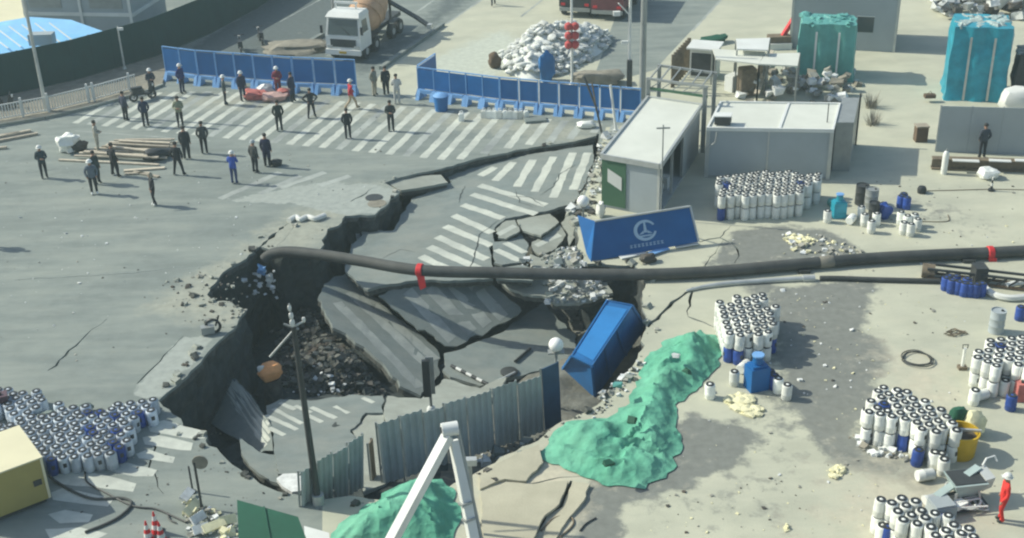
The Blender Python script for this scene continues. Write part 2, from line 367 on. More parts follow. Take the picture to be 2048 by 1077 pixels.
XMIN, XMAX, YMIN, YMAX = -130, 130, 12, 260
ground_pts = []
x = -32.0
while x < 30:
    y = 26.0
    while y < 102:
        ground_pts.append((x + rnd(-.12, .12), y + rnd(-.12, .12))); y += 0.62
    x += 0.62
for i in range(14):
    for j in range(14):
        a, b = XMIN + (XMAX - XMIN) * i / 13, YMIN + (YMAX - YMIN) * j / 13
        if not (-33 < a < 31 and 25 < b < 103): ground_pts.append((a, b))
cv = []; ce = []
def loop_in(poly):
    k = len(cv); n = len(poly)
    for p in poly: cv.append(Vector((min(XMAX, max(XMIN, p[0])), min(YMAX, max(YMIN, p[1])))))
    for i in range(n): ce.append((k + i, k + (i + 1) % n))
for h in HOLES: loop_in(h)
for r_ in ROADP: loop_in(r_)
for p in ground_pts: cv.append(Vector(p))
res = delaunay_2d_cdt(cv, ce, [], 0, 1e-4)
gv, gf = res[0], res[2]
def bbox(p): return min(q[0] for q in p), max(q[0] for q in p), min(q[1] for q in p), max(q[1] for q in p)
HB = [(h, bbox(h)) for h in HOLES]
RB = [(r_, bbox(r_)) for r_ in ROADP]
def inside_any(x, y, L): return any(b[0] <= x <= b[1] and b[2] <= y <= b[3] and in_poly(x, y, p) for p, b in L)
cls = []
for f in gf:
    cx = sum(gv[i].x for i in f) / len(f); cy = sum(gv[i].y for i in f) / len(f)
    cls.append(2 if inside_any(cx, cy, HB) else (1 if inside_any(cx, cy, RB) else 0))
STAINS = {'dark': [
    # wet slurry and mud spilt over the yard
    ([(1480, 562), (1600, 578), (1640, 568), (1762, 560), (1742, 600), (1716, 660), (1762, 690), (1782, 722), (1745, 760), (1770, 800), (1725, 850), (1690, 872), (1700, 902), (1640, 890), (1570, 800), (1560, 700), (1550, 640), (1540, 600)], 0.7, 1.0),
    ([(1470, 462), (1560, 452), (1640, 460), (1708, 488), (1728, 508), (1640, 528), (1500, 530), (1412, 536), (1440, 500)], 0.5, 0.9),
    ([(1372, 832), (1440, 846), (1502, 862), (1506, 890), (1460, 932), (1385, 962), (1330, 985), (1250, 996), (1232, 1042), (1242, 1090), (1150, 1090), (1165, 1002), (1190, 950), (1300, 900)], 0.4, 1.0),
    ([(1640, 872), (1720, 862), (1790, 905), (1850, 935), (1900, 990), (1860, 1002), (1780, 960), (1690, 935), (1640, 910)], 0.8, 0.8),
    ([(1260, 1000), (1400, 960), (1560, 930), (1640, 960), (1600, 1040), (1400, 1070)], 2.5, .42), ([(1500, 640), (1560, 600), (1600, 900), (1500, 900)], 1.5, .55), ([(1780, 380), (1900, 400), (2000, 470), (1850, 480)], 1.5, .38),
    ([(985, 985), (1040, 965), (1075, 985), (1060, 1030), (1000, 1030)], 0.5, 0.75),
    # darker asphalt of the upper road
    ([(380, 100), (505, 20), (600, -120), (900, -120), (780, 0), (640, 118)], 0.6, 0.95),
    ([(830, 60), (900, -30), (1020, -110), (960, -10), (774, 130), (720, 150), (640, 130)], 0.8, 0.62),
    ([(400, 100), (560, 90), (700, 120), (640, 160), (420, 140)], 0.8, 0.7)],
  'sand': [([(330, 590), (400, 545), (470, 515), (505, 560), (470, 600), (500, 630), (450, 655), (380, 640), (300, 620)], 1.0, 0.85),
    ([(440, 525), (540, 450), (700, 372), (790, 372), (700, 440), (640, 500), (540, 500)], 1.2, 0.75),
    ([(950, 950), (1140, 880), (1160, 960), (1130, 1090), (940, 1090)], 1.0, 0.8),
    ([(1700, 960), (1900, 900), (2000, 1000), (1900, 1090), (1650, 1090)], 2.0, 0.6), ([(1780, 700), (1900, 740), (1900, 830), (1800, 800)], 1.5, 0.6),
    ([(300, 185), (700, 195), (900, 215), (1190, 250), (1190, 300), (900, 255), (300, 210)], 1.2, 0.6)],
  'pale': [([(276, 769), (322, 722), (368, 673), (428, 682), (400, 712), (360, 760), (318, 798), (290, 806)], 0.12, 1.0),
    ([(448, 400), (640, 365), (760, 370), (796, 384), (748, 428), (692, 430), (600, 412)], 0.3, 0.85),
    ([(860, 120), (1000, 60), (1180, 150), (1000, 150), (850, 190)], 1.0, 0.8)]}
def stain_val(x, y, lst):
    best = 0.0
    for poly, bb, w, amp in lst:
        if x < bb[0] - 2 or x > bb[1] + 2 or y < bb[2] - 2 or y > bb[3] + 2: continue
        d = edge_dist(x, y, poly); d = d if in_poly(x, y, poly) else -d
        best = max(best, 1.2 * amp * max(0, min(1, 0.5 + d / (2 * w))))
    return best
ST = {k: [(W2(p), bbox(W2(p)), w, a) for p, w, a in v] for k, v in STAINS.items()}
def sheet(name, want, matname, keep=None):
    idx = {}; vs = []; fs = []
    for f, c in zip(gf, cls):
        if c != want: continue
        q = []
        for i in f:
            if i not in idx: idx[i] = len(vs); vs.append((gv[i].x, gv[i].y, 0.0))
            q.append(idx[i])
        a, b, c3 = (Vector(vs[i]) for i in q[:3])
        if (b - a).cross(c3 - a).z < 0: q.reverse()
        fs.append(q)
    me = bpy.data.meshes.new(name); me.from_pydata(vs, [], fs); me.materials.append(MATS[matname])
    for k in ('dark', 'sand', 'pale'):
        at = me.attributes.new(k, 'FLOAT', 'POINT'); at.data.foreach_set('value', [stain_val(v[0], v[1], ST[k]) for v in vs])
    me.update(); o = link(name, me); o['kind'] = 'structure'; return o
ground = sheet('ground', 0, 'concrete'); road = sheet('road', 1, 'asphalt')
# the broken sides of the hole and of the cracks
ed = {}
for f, c in zip(gf, cls):
    for i in range(len(f)):
        e = (min(f[i], f[i - 1]), max(f[i], f[i - 1])); ed.setdefault(e, []).append(c)
wm = MB()
for (a, b), cs in ed.items():
    if len(cs) == 2 and (cs[0] == 2) != (cs[1] == 2):
        A, B = Vector((*gv[a], 0)), Vector((*gv[b], 0))
        def low(p, z, k): return p + Vector((0.24 * fr(p + Vector((0, 0, z)), k), 0.24 * fr(p + Vector((7, 3, z)), k), z))
        A1, B1 = low(A, -0.12, 0.9), low(B, -0.12, 0.9)
        A1.x = A.x; A1.y = A.y; B1.x = B.x; B1.y = B.y
        prev = (A1, B1); wm.add([A, B, B1, A1], [(0, 1, 2, 3)], 0)
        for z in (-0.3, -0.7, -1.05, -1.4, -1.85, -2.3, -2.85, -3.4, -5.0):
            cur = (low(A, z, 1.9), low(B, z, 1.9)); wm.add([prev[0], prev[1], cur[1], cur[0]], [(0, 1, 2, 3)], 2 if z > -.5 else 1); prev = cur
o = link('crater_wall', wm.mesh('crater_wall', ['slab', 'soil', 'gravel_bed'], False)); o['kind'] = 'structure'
# the floor of the hole: slumped soil
CTRL = [(470, 700, -4.4), (430, 760, -4.2), (380, 800, -4.0), (520, 620, -4.2), (470, 590, -3.8), (540, 560, -4.0), (600, 560, -4.0), (640, 540, -3.8), (690, 470, -3.2), (780, 440, -2.6), (850, 390, -2.0),
        (1000, 320, -1.8), (1150, 285, -1.5), (620, 680, -3.3), (680, 740, -2.9), (740, 780, -3.5), (790, 760, -3.9), (600, 760, -3.1), (560, 720, -3.9), (480, 900, -2.9), (560, 900, -2.6), (650, 870, -1.9), (600, 830, -2.3), (700, 820, -2.5),
        (550, 960, -2.6), (520, 940, -2.8), (440, 890, -3.2), (700, 930, -1.9), (450, 820, -3.9), (820, 800, -3.6), (780, 860, -2.2), (900, 780, -3.7), (950, 740, -3.6), (1050, 700, -3.6), (1000, 680, -3.8), (760, 680, -3.8), (850, 700, -4.1), (700, 620, -3.2),
        (870, 630, -3.2), (950, 600, -2.8), (1150, 650, -3.4), (900, 480, -2.0), (1050, 480, -1.6), (1000, 400, -1.4), (1100, 350, -1.2), (1240, 600, -2.2), (1270, 690, -1.7), (1200, 760, -1.9), (1130, 800, -1.7),
        (1050, 880, -1.4), (980, 900, -1.4), (880, 940, -1.2), (780, 950, -1.4)]
CW = [P(*c) for c in CTRL]
def idw(x, y):
    s = w = 0.0
    for p in CW:
        d = (p.x - x) ** 2 + (p.y - y) ** 2 + 0.15; k = 1 / (d * d); s += k * p.z; w += k
    return s / w
hb = bbox(HOLE); gx0, gx1, gy0, gy1 = hb[0] - 6, hb[1] + 8, hb[2] - 2, hb[3] + 2
nx, ny = int((gx1 - gx0) / 0.24), int((gy1 - gy0) / 0.24); vs = []; fs = []
for j in range(ny + 1):
    for i in range(nx + 1):
        x, y = gx0 + (gx1 - gx0) * i / nx, gy0 + (gy1 - gy0) * j / ny
        if in_poly(x, y, HOLE) or edge_dist(x, y, HOLE) < 0.35:
            z = idw(x, y) + 0.22 * fr((x, y, 0), 1.1) + 0.12 * fr((x, y, 3), 3.1)
        else: z = -0.75
        vs.append((x, y, z))
for j in range(ny):
    for i in range(nx):
        a = j * (nx + 1) + i; fs.append((a, a + 1, a + nx + 2, a + nx + 1))
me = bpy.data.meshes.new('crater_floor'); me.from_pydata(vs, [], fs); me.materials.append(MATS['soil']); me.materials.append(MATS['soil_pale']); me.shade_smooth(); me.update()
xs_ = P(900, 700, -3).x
me.polygons.foreach_set('material_index', [1 if me.vertices[p_.vertices[0]].co.x + .8 * fr(me.vertices[p_.vertices[0]].co, .7) > xs_ else 0 for p_ in me.polygons])  # sunlit side of the floor painted paler, shaded pit side darker
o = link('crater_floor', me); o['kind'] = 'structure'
def floor_z(p): return idw(p.x, p.y)

# ---------------------------------------------------------------- painted markings
def stripe_mesh(pts, name='crosswalk_stripe', m='paint', parent=None, n=Vector((0, 0, 1)), off=0.004):
    mb = MB(); q = jag([Vector(p) for p in pts], 0.05, 0.3, pts[0][0]); k = len(q)
    q = [p + n * off for p in q]
    tr = tessellate_polygon([q]); fs = []
    for t in tr:
        a, b, c = t
        if (q[b] - q[a]).cross(q[c] - q[a]).dot(n) < 0: a, c = c, a
        fs.append((a, b, c))
    mb.add(q, fs); return link(name, mb.mesh(name, [m], False), parent)
def quad_px(a, b, w, z=None, pl=None):
    A = PP(*a, pl) if pl else P(*a); B = PP(*b, pl) if pl else P(*b)
    d = (B - A).normalized(); n = pl[1] if pl else Vector((0, 0, 1)); s = d.cross(n) * (w / 2)
    return [A - s, B - s, B + s, A + s]
# long crosswalk along the row of onlookers
bl, br = P(150, 247), P(935, 325); dv = (P(846, 272) - P(807, 311)).normalized()
rd = (br - bl).normalized()
for i in range(36):
    a = bl + rd * (0.97 * i); b = a + dv * (5.4 + min(1.8, 0.3 * i))
    while (b - a).dot(dv) > 0 and (in_poly(a.x, a.y, HOLE) or edge_dist(a.x, a.y, HOLE) < 0.4): a = a + dv * 0.15
    for sgn in (-1, 1):
        while (b - a).dot(dv) > 0 and in_poly((a + rd * .22 * sgn).x, (a + rd * .22 * sgn).y, HOLE): a = a + dv * 0.1
    if (b - a).dot(dv) < 0.9 or a.x > 6: continue
    stripe_mesh([a - rd * .21, a + rd * .21, b + rd * .21, b - rd * .21], m='paint_worn' if i % 4 == 1 or i > 27 else 'paint', parent=road)
# crosswalk at the lower left
for q in ([(295, 850), (328, 846), (412, 868), (410, 876), (385, 875), (300, 860)], [(285, 876), (312, 874), (386, 890), (382, 900), (360, 898), (290, 886)],
          [(272, 908), (296, 903), (350, 917), (346, 925), (278, 914)], [(205, 935), (255, 930), (314, 944), (306, 952), (270, 950)],
          [(105, 950), (170, 947), (273, 972), (266, 983), (190, 972), (115, 962)], [(102, 986), (125, 981), (228, 1002), (216, 1012), (170, 1006), (106, 996)],
          [(96, 1028), (130, 1024), (186, 1034), (178, 1044), (120, 1042)], [(90, 1058), (160, 1060), (215, 1072), (190, 1080), (100, 1072)]):
    cy_ = sum(y for _, y in q) / len(q); cx_ = sum(x for x, _ in q) / len(q); sl_ = .2
    stripe_mesh(W2([(x, cy_ + sl_ * (x - cx_) + (y - cy_ - sl_ * (x - cx_)) * 1.45) for x, y in q]), parent=road)
# lane lines of the upper road
for a, b, w in (((834, 24), (905, -25), 0.16), ((893, 48), (1010, -32), 0.16), ((1042, 34), (1085, 0), 0.16), ((1385, 62), (1470, -30), 0.18), ((1445, 0), (1500, -60), 0.18), ((560, 44), (640, 0), 0.10), ((150, 262), (420, 282), 0.07), ((640, 415), (700, 398), 0.1)):
    stripe_mesh(quad_px(a, b, w), 'lane_line', 'paint_worn', road if a[0] != 1385 else road)
for a, b in (((440, 398), (500, 372)), ((520, 388), (600, 352)), ((500, 372), (560, 345)), ((560, 376), (650, 345)), ((640, 372), (700, 352))):
    stripe_mesh(quad_px(a, b, 0.4), 'worn_road_marking', 'paint_worn', road)

for k_, (a, b) in enumerate((((762, 140), (886, 52)), ((600, 98), (646, 72)))):      # kerbs of the upper road
    A, B = P(*a), P(*b); d_ = (B - A).normalized(); n_ = int((B - A).length / 1.2)
    for i in range(n_): q0, q1 = A.lerp(B, i / n_) + d_ * .02, A.lerp(B, (i + 1) / n_) - d_ * .02; link('kerb_stone', MB().beam(q0 + Vector((0, 0, .11)), q1 + Vector((0, 0, .11)), .3, .22).mesh('kerb_stone', ['slab'], False), road)
# ---------------------------------------------------------------- broken slabs in the hole
def slab(label, refs, px, stripes=(), thick=0.3, m='slab', w=0.42, amp=0.10, sm='paint_worn', name='road_slab'):
    pl = plane3(*refs); pts = jag([PP(x, y, pl) for x, y in px], amp, 0.2, px[0][0]); n = pl[1]
    pts = [p + n * (-(p - pl[0]).dot(n)) for p in pts]
    b = sum(pts, Vector()) / len(pts); t = thing(name, label, 'slab', b, group='collapsed road slabs')
    mb = MB().plate(pts, -n * thick * .45, 0, 0); wpart('surface', mb, [m], t, False)
    wpart('base_course', MB().plate([p - n * (thick * .45 + .004) + (b - p).normalized() * (.05 + .06 * abs(fr(p, 3.1))) for p in pts], -n * thick * .75), ['gravel_bed'], t, False)
    for s_ in stripes:
        a, c = s_[:2]; q = quad_px(a, c, s_[2] if len(s_) > 2 else w, pl=pl)
        st = stripe_mesh([p - b for p in q], m=sm, parent=t, n=n, off=0.006)
    return pl
slabA = slab('large grey slab with zebra stripes sagging beside the fissure, behind the pipe', ((700, 520, -0.95), (1180, 300, -0.12), (985, 550, -0.7)),
     [(905, 364), (893, 353), (935, 337), (960, 333), (1000, 323), (1040, 313), (1100, 303), (1150, 295), (1186, 290), (1188, 320), (1168, 370), (1148, 408), (1110, 418), (1080, 424), (1050, 430), (1010, 438),
      (990, 455), (988, 480), (980, 502), (983, 528), (986, 557), (900, 562), (840, 560), (770, 570), (735, 579), (712, 562), (690, 540), (700, 500), (717, 478), (728, 458), (785, 462), (822, 398), (880, 378)],
     [((959, 371), (1092, 411)), ((944, 389), (1072, 429)), ((925, 410), (1006, 437)), ((907, 431), (985, 466)), ((890, 453), (983, 492)), ((874, 474), (974, 519)), ((858, 494), (975, 545)), ((842, 513), (925, 552)),
      ((1066, 320), (1034, 374)), ((1107, 314), (1069, 384)), ((1146, 306), (1106, 396)), ((1176, 306), (1146, 380)), ((1027, 325), (990, 362)), ((990, 335), (960, 352))], sm='paint')
slab('small pale wedge slab caught between the two fissure branches', ((772, 366, -0.12), (880, 352, -0.2), (848, 374, -0.25)),
     [(775, 366), (802, 381), (848, 374), (896, 365), (882, 350), (846, 351), (805, 359)], m='slab_pale', amp=0.04)
slab('grey tilted slab with faint stripes in the middle of the crater', ((800, 580, -1.25), (1030, 615, -2.1), (890, 690, -3.0)),
     [(757, 592), (800, 577), (860, 566), (930, 562), (985, 562), (1010, 590), (1043, 622), (1010, 645), (985, 655), (965, 672), (940, 675), (925, 688), (890, 692), (868, 672), (850, 660), (835, 660), (812, 640), (782, 615)],
     [((815, 582), (905, 680)), ((860, 575), (945, 665)), ((905, 570), (975, 650)), ((945, 568), (1008, 636))], sm='paint_faint', amp=0.12, w=.5)
slab('long dark slab sliding down left of the striped one in the crater', ((670, 570, -1.6), (870, 700, -3.3), (800, 780, -3.1)),
     [(636, 596), (648, 568), (690, 548), (755, 598), (800, 640), (850, 677), (878, 706), (880, 745), (842, 792), (800, 772), (760, 722), (720, 690), (665, 655), (650, 620)],
     [((700, 585), (860, 735)), ((675, 605), (840, 775)), ((728, 592), (872, 720))], sm='paint_faint', amp=0.14, w=.5)
slab('smooth grey slab above the corrugated fence, sloping to the crater bottom', ((880, 740, -2.8), (1100, 640, -2.9), (1000, 770, -3.0)),
     [(888, 707), (930, 696), (960, 682), (1000, 667), (1045, 634), (1088, 606), (1116, 640), (1150, 668), (1152, 706), (1118, 730), (1078, 742), (1020, 756), (960, 772), (900, 754), (885, 740)], amp=0.10)
slab('pale slab beside the black signal board', ((790, 790, -2.15), (1000, 760, -2.4), (800, 850, -1.75)),
     [(775, 792), (842, 798), (888, 758), (960, 777), (1012, 754), (1005, 790), (850, 832), (795, 862), (772, 858), (768, 822)], m='slab_pale', amp=0.10)
slab('flat slab with white zebra bars beside the leaning dark lamp post', ((540, 830, -2.05), (740, 810, -2.05), (600, 950, -1.45)),
     [(532, 812), (560, 799), (620, 802), (700, 790), (765, 792), (766, 826), (731, 826), (720, 845), (700, 860), (714, 886), (724, 905), (640, 975), (600, 950), (556, 948), (548, 905), (547, 880), (542, 845)],
     [((531, 831), (594, 860), 0.2), ((547, 818), (604, 848), 0.2), ((538, 856), (569, 871), 0.2), ((622, 815), (672, 837), 0.2), ((669, 813), (697, 827), 0.2), ((609, 828), (644, 845), 0.2), ((725, 796), (747, 806), 0.18), ((590, 812), (622, 826), 0.2), ((560, 806), (590, 820), 0.16)], sm='paint')
slab('cracked pale slab by the gap between the two corrugated fences', ((720, 840, -2.0), (790, 860, -1.8), (740, 960, -1.3)),
     [(734, 830), (768, 830), (768, 860), (794, 866), (800, 905), (770, 968), (726, 985), (727, 905), (717, 886), (704, 862), (722, 848)], m='slab_pale', amp=0.05)
slab('dark striped slab tipped steeply into the left of the pit', ((430, 760, -2.35), (545, 895, -2.15), (405, 815, -2.95)),
     [(400, 785), (425, 761), (470, 757), (512, 808), (542, 850), (546, 902), (520, 906), (455, 868), (408, 836)],
     [((436, 764), (532, 892), 0.16), ((448, 763), (538, 882), 0.16), ((460, 761), (540, 866), 0.16), ((470, 763), (538, 850), 0.12)], amp=0.08, sm='paint')
slab('grey slab wedge lying under the tipped striped slab', ((480, 880, -1.9), (548, 905, -1.75), (520, 950, -1.6)),
     [(478, 874), (520, 905), (550, 910), (604, 955), (580, 976), (540, 962), (505, 936), (482, 906)], m='slab', amp=0.05)
slab('white broken slab at the foot of the leaning lamp post', ((553, 955, -0.75), (615, 947, -0.75), (580, 983, -0.7)),
     [(553, 957), (566, 948), (616, 946), (622, 978), (584, 984), (564, 972)], m='rubble_white', amp=0.03)
# shards where the crosswalk breaks up beside the billboard
SH = [[(992, 458), (1012, 442), (1030, 440), (1040, 462), (1012, 478), (996, 476)], [(1034, 440), (1062, 434), (1100, 428), (1118, 445), (1082, 472), (1046, 462)], [(986, 484), (1014, 482), (1042, 468), (1058, 492), (1046, 524), (1004, 530), (988, 526)],
      [(1064, 484), (1084, 474), (1120, 450), (1132, 470), (1112, 498), (1078, 510), (1064, 498)], [(990, 536), (1046, 530), (1074, 540), (1066, 562), (992, 558)], [(1060, 508), (1080, 516), (1116, 502), (1124, 524), (1092, 540), (1064, 534)],
      [(1122, 446), (1136, 428), (1152, 432), (1152, 470), (1138, 492), (1136, 466)], [(1120, 500), (1140, 496), (1160, 508), (1164, 536), (1130, 540)], [(1152, 410), (1164, 380), (1182, 345), (1190, 352), (1174, 396), (1158, 424)]]
for i, s_ in enumerate(SH):
    z = -0.3 - 0.12 * (i % 4); a, b_, c = s_[0], s_[2], s_[-2]
    st = {0: [((996, 470), (1030, 452), .3)], 2: [((992, 500), (1040, 522), .38), ((1010, 486), (1050, 506), .38)], 3: [((1072, 492), (1120, 470), .3)]}.get(i, [])
    slab(['shard', 'chunk', 'corner', 'fragment', 'flake', 'wedge', 'sliver', 'block', 'strip'][i] + ' of cracked crosswalk ' + ['nearest the zebra bars', 'next to the uppermost crack', 'with two paint bars behind the pipe', 'in the middle of the cracked patch', 'directly behind the pipe',
         'just above the pipe, left of the billboard', 'left of the white globe lamp', 'at the lower left corner of the billboard', 'running up towards the green site gate'][i],
         ((*a, z), (*b_, z - 0.12 * (i % 3) + 0.1), (*c, z + 0.15 * ((i * 7) % 3 - 1))), s_, st, m='slab_pale' if i not in (2, 4) else 'slab', amp=0.06, sm='paint', thick=0.22, name='pavement_shard')
slab('pale concrete ledge overhanging the dark cave below the pipe', ((1000, 562, -0.8), (1200, 575, -0.85), (1110, 612, -1.0)),
     [(1000, 562), (1090, 556), (1210, 560), (1226, 586), (1190, 598), (1160, 607), (1112, 608), (1092, 594), (1046, 588), (1018, 576)], m='slab_pale', amp=0.10)

def slab_crack(pl, px, w=.05):
    pts = [PP(x, y, pl) for x, y in px]; dense = []
    for a, b_ in zip(pts, pts[1:]):
        k_ = max(1, int((b_ - a).length / .25)); dense += [a.lerp(b_, i / k_) for i in range(k_)]
    dense.append(pts[-1]); n = pl[1]; L = []; R_ = []; m_ = len(dense)
    for i, p in enumerate(dense):
        d = (dense[min(m_ - 1, i + 1)] - dense[max(0, i - 1)]).normalized(); q = d.cross(n); c = p + q * .1 * fr(p, 2.6); ww = w * (1 - abs(2 * i / (m_ - 1) - 1) ** 2 * .8) * (1 + .6 * fr(p, 3)) / 2
        L.append(c + q * ww + n * .009); R_.append(c - q * ww + n * .009)
    mb = MB(); vs = L + R_; mb.add(vs, [(i, i + 1, m_ + i + 1, m_ + i) for i in range(m_ - 1)])
    for i, f in enumerate(mb.f):
        a, b_, c = (mb.v[k_] for k_ in f[:3])
        if (b_ - a).cross(c - a).dot(n) < 0: mb.f[i] = f[::-1]
    return mb
# dark strips on the sagging slab, painting the darkness of open cracks
crk = MB()
for px_, w_ in (([(1000, 440), (960, 470), (948, 520), (930, 556)], .06), ([(1090, 415), (1060, 395), (1010, 392)], .05), ([(930, 372), (922, 390), (918, 408)], .05), ([(1150, 330), (1120, 350), (1108, 372), (1080, 392)], .06), ([(760, 520), (800, 500), (830, 505)], .03), ([(1066, 415), (1040, 405), (1030, 380)], .04)):
    c_ = slab_crack(slabA, px_, w_); crk.add(c_.v, c_.f)
sa = bpy.data.objects['road_slab']; crk.v = [v - sa.location for v in crk.v]; part('crack_shade', crk, 'soil', sa, False)['kind'] = 'stuff'
# ---------------------------------------------------------------- rubble and debris (nobody could count it)
def scatter(name, px, n, r0, r1, mats, label, cat='rubble', z=None, up=0.0, flat=0.7, gauss=False):
    poly = W2(px, z if z is not None else 0.0); bb = bbox(poly); mb = MB(); c = 0; tries = 0
    cx, cy = sum(p.x for p in poly) / len(poly), sum(p.y for p in poly) / len(poly)
    while c < n and tries < n * 30:
        tries += 1; x, y = rnd(bb[0], bb[1]), rnd(bb[2], bb[3])
        if not in_poly(x, y, poly): continue
        e = min(1, edge_dist(x, y, poly) / 0.9)
        r = r0 + (r1 - r0) * random.random() ** 4
        zz = (idw(x, y) if z is not None else 0.0) + up * e * rnd(0.2, 1.0)
        mb.chunk((x, y, zz + r * 0.25), r, random.randrange(len(mats)), flat); c += 1
    o = single(name, mb, mats, label, cat, smooth=False); o['kind'] = 'stuff'; return o
scatter('debris_pile', [(560, 640), (600, 590), (640, 610), (672, 670), (722, 716), (775, 776), (740, 800), (640, 800), (560, 790), (530, 740)], 3200, 0.025, 0.2, ['rubble_dark', 'soil_pale', 'gravel_bed', 'soil', 'soil_pale', 'rubble_dark'], 'dark heap of broken soil, brick and pavement at the bottom of the pit', z=-3.2, up=0.7)
scatter('debris', [(580, 700), (640, 690), (720, 770), (700, 810), (620, 800), (560, 770)], 45, 0.05, 0.2, ['rubble_white', 'galvanised'], 'pale scraps of plastic and metal strewn over the dark pit debris', z=-2.9, up=0.8, flat=0.4)
scatter('debris', [(470, 560), (560, 540), (640, 560), (620, 620), (520, 640), (480, 610)], 160, 0.06, 0.35, ['rubble_dark', 'soil', 'slab'], 'dark lumps of soil under the pipe mouth', z=-3.9, up=0.4)
plL = plane3((1000, 562, -0.8), (1200, 575, -0.85), (1110, 612, -1.0)); mb = MB()
for k_ in range(110):
    p_ = PP(rnd(1092, 1222), rnd(562, 596) if k_ % 3 else rnd(590, 606), plL); r_ = .04 + .16 * random.random() ** 2; mb.chunk(p_ + Vector((0, 0, r_ * .3)), r_, random.randrange(4))
o = single('rubble', mb, ['rubble_white', 'rubble_white', 'rubble', 'slab_pale'], 'white broken lumps on the ledge below the pipe', 'rubble', smooth=False); o['kind'] = 'stuff'
scatter('rubble', [(1040, 520), (1100, 500), (1160, 490), (1180, 530), (1120, 552), (1050, 552)], 110, 0.05, 0.2, ['rubble', 'rubble_white', 'slab'], 'small broken pieces around the shattered crosswalk left of the billboard', z=None, up=0.0)
scatter('rubble', [(1130, 420), (1160, 380), (1185, 330), (1205, 265), (1225, 262), (1212, 320), (1195, 420), (1150, 460)], 130, 0.05, 0.28, ['rubble', 'rubble_white', 'slab_pale', 'rubble_dark'], 'crumbled kerb stones along the left side of the green site gate', up=0.12)
scatter('rubble', [(320, 560), (420, 540), (480, 545), (500, 625), (440, 670), (360, 640)], 90, 0.03, 0.14, ['rubble', 'slab_pale', 'rubble_dark'], 'crumbs of broken asphalt along the left rim of the hole')
scatter('rubble', [(1560, 470), (1640, 470), (1720, 500), (1740, 520), (1640, 525), (1580, 500)], 110, 0.04, 0.16, ['rubble', 'foam', 'rubble_white'], 'pale lumps and foam crumbs on the dark mud behind the pipe', up=0.05)
scatter('rubble', [(1690, 870), (1740, 870), (1800, 900), (1830, 925), (1740, 910)], 70, 0.04, 0.2, ['rubble', 'mud_heap', 'rubble_white'], 'crushed lumps on mud left of the drum stack by the yellow tub', up=0.05)
scatter('rubble', [(940, 880), (1060, 862), (1070, 885), (960, 940)], 40, 0.05, 0.3, ['slab', 'rubble_dark', 'rubble_white'], 'debris in the shadow behind the long corrugated fence', z=-1.4, up=0.1)
scatter('rubble', [(1200, 790), (1280, 720), (1290, 730), (1240, 800), (1200, 830), (1180, 840)], 90, 0.03, 0.13, ['rubble', 'soil', 'rubble_white'], 'loose lumps between the blue steel box and the green net', up=0.1)
scatter('litter', [(20, 420), (500, 430), (480, 520), (300, 560), (20, 700)], 26, 0.03, 0.09, ['rubble_white'], 'tiny white scraps lying on the open road at left', flat=0.4, cat='litter')
scatter('litter', [(1560, 580), (1760, 600), (1780, 760), (1600, 800)], 40, 0.03, 0.12, ['rubble_white', 'foam'], 'white scraps on the dark wet patch of the yard', flat=0.4, cat='litter')
scatter('litter', [(1750, 360), (2040, 360), (2040, 470), (1800, 480), (1900, 650), (1780, 680)], 40, 0.03, 0.09, ['rubble', 'rubble_dark'], 'small crumbs scattered on the open pale yard', flat=0.4, cat='litter')
scatter('litter', [(1300, 990), (1700, 930), (1740, 1060), (1300, 1070)], 60, 0.02, 0.08, ['rubble', 'rubble_dark', 'foam'], 'crumbs scattered on the yard below the green net', flat=0.4, cat='litter')
scatter('litter', [(600, 200), (900, 260), (1150, 260), (900, 330), (560, 340)], 40, 0.02, 0.07, ['rubble_dark', 'rubble'], 'small crumbs on the crosswalk behind the fissure', flat=0.4, cat='litter')

def rim_crumbs(i0, i1, n, label, r1=.16, spread=.5):
    mb = MB(); seg = HOLE[i0:i1]
    for k_ in range(n):
        j = random.randrange(len(seg) - 1); p = seg[j].lerp(seg[j + 1], random.random()) + Vector((rnd(-spread, spread), rnd(-spread, spread), 0)); r_ = .02 + (r1 - .02) * random.random() ** 3
        z = 0 if not in_poly(p.x, p.y, HOLE) else None
        if z is None: z = idw(p.x, p.y) + .1
        mb.chunk(p + Vector((0, 0, z + r_ * .3)), r_, random.randrange(4))
    o = single('rim_crumbs', mb, ['rubble', 'slab_pale', 'rubble_dark', 'gravel_bed'], label, 'rubble', smooth=False); o['kind'] = 'stuff'
rim_crumbs(0, 13, 30, 'crumbs of pavement along the long upper fissure', .12, .35); rim_crumbs(12, 24, 30, 'crumbs of pavement along the upper left rim beside the manhole'); rim_crumbs(24, 42, 110, 'crumbs of pavement along the left rim of the pit', .2, .6); rim_crumbs(42, 56, 70, 'crumbs of pavement along the lower left rim by the crosswalk'); rim_crumbs(56, 70, 110, 'crumbs of concrete along the right rim of the hole', .2, .6)
scatter('grit', [(0, 300), (560, 300), (760, 380), (540, 470), (300, 700), (0, 760)], 260, 0.012, 0.05, ['rubble', 'rubble_dark', 'rubble_white'], 'fine grit strewn over the open road', flat=0.5, cat='grit')
scatter('grit', [(1420, 470), (2040, 420), (2040, 1070), (1260, 1070), (1380, 880), (1560, 700)], 380, 0.012, 0.06, ['rubble', 'rubble_dark', 'foam', 'rubble_white'], 'fine grit strewn over the yard', flat=0.5, cat='grit')
scatter('grit', [(120, 900), (420, 880), (540, 990), (420, 1070), (120, 1070)], 120, 0.012, 0.05, ['rubble', 'rubble_dark'], 'fine grit on the lower left crosswalk', flat=0.5, cat='grit')


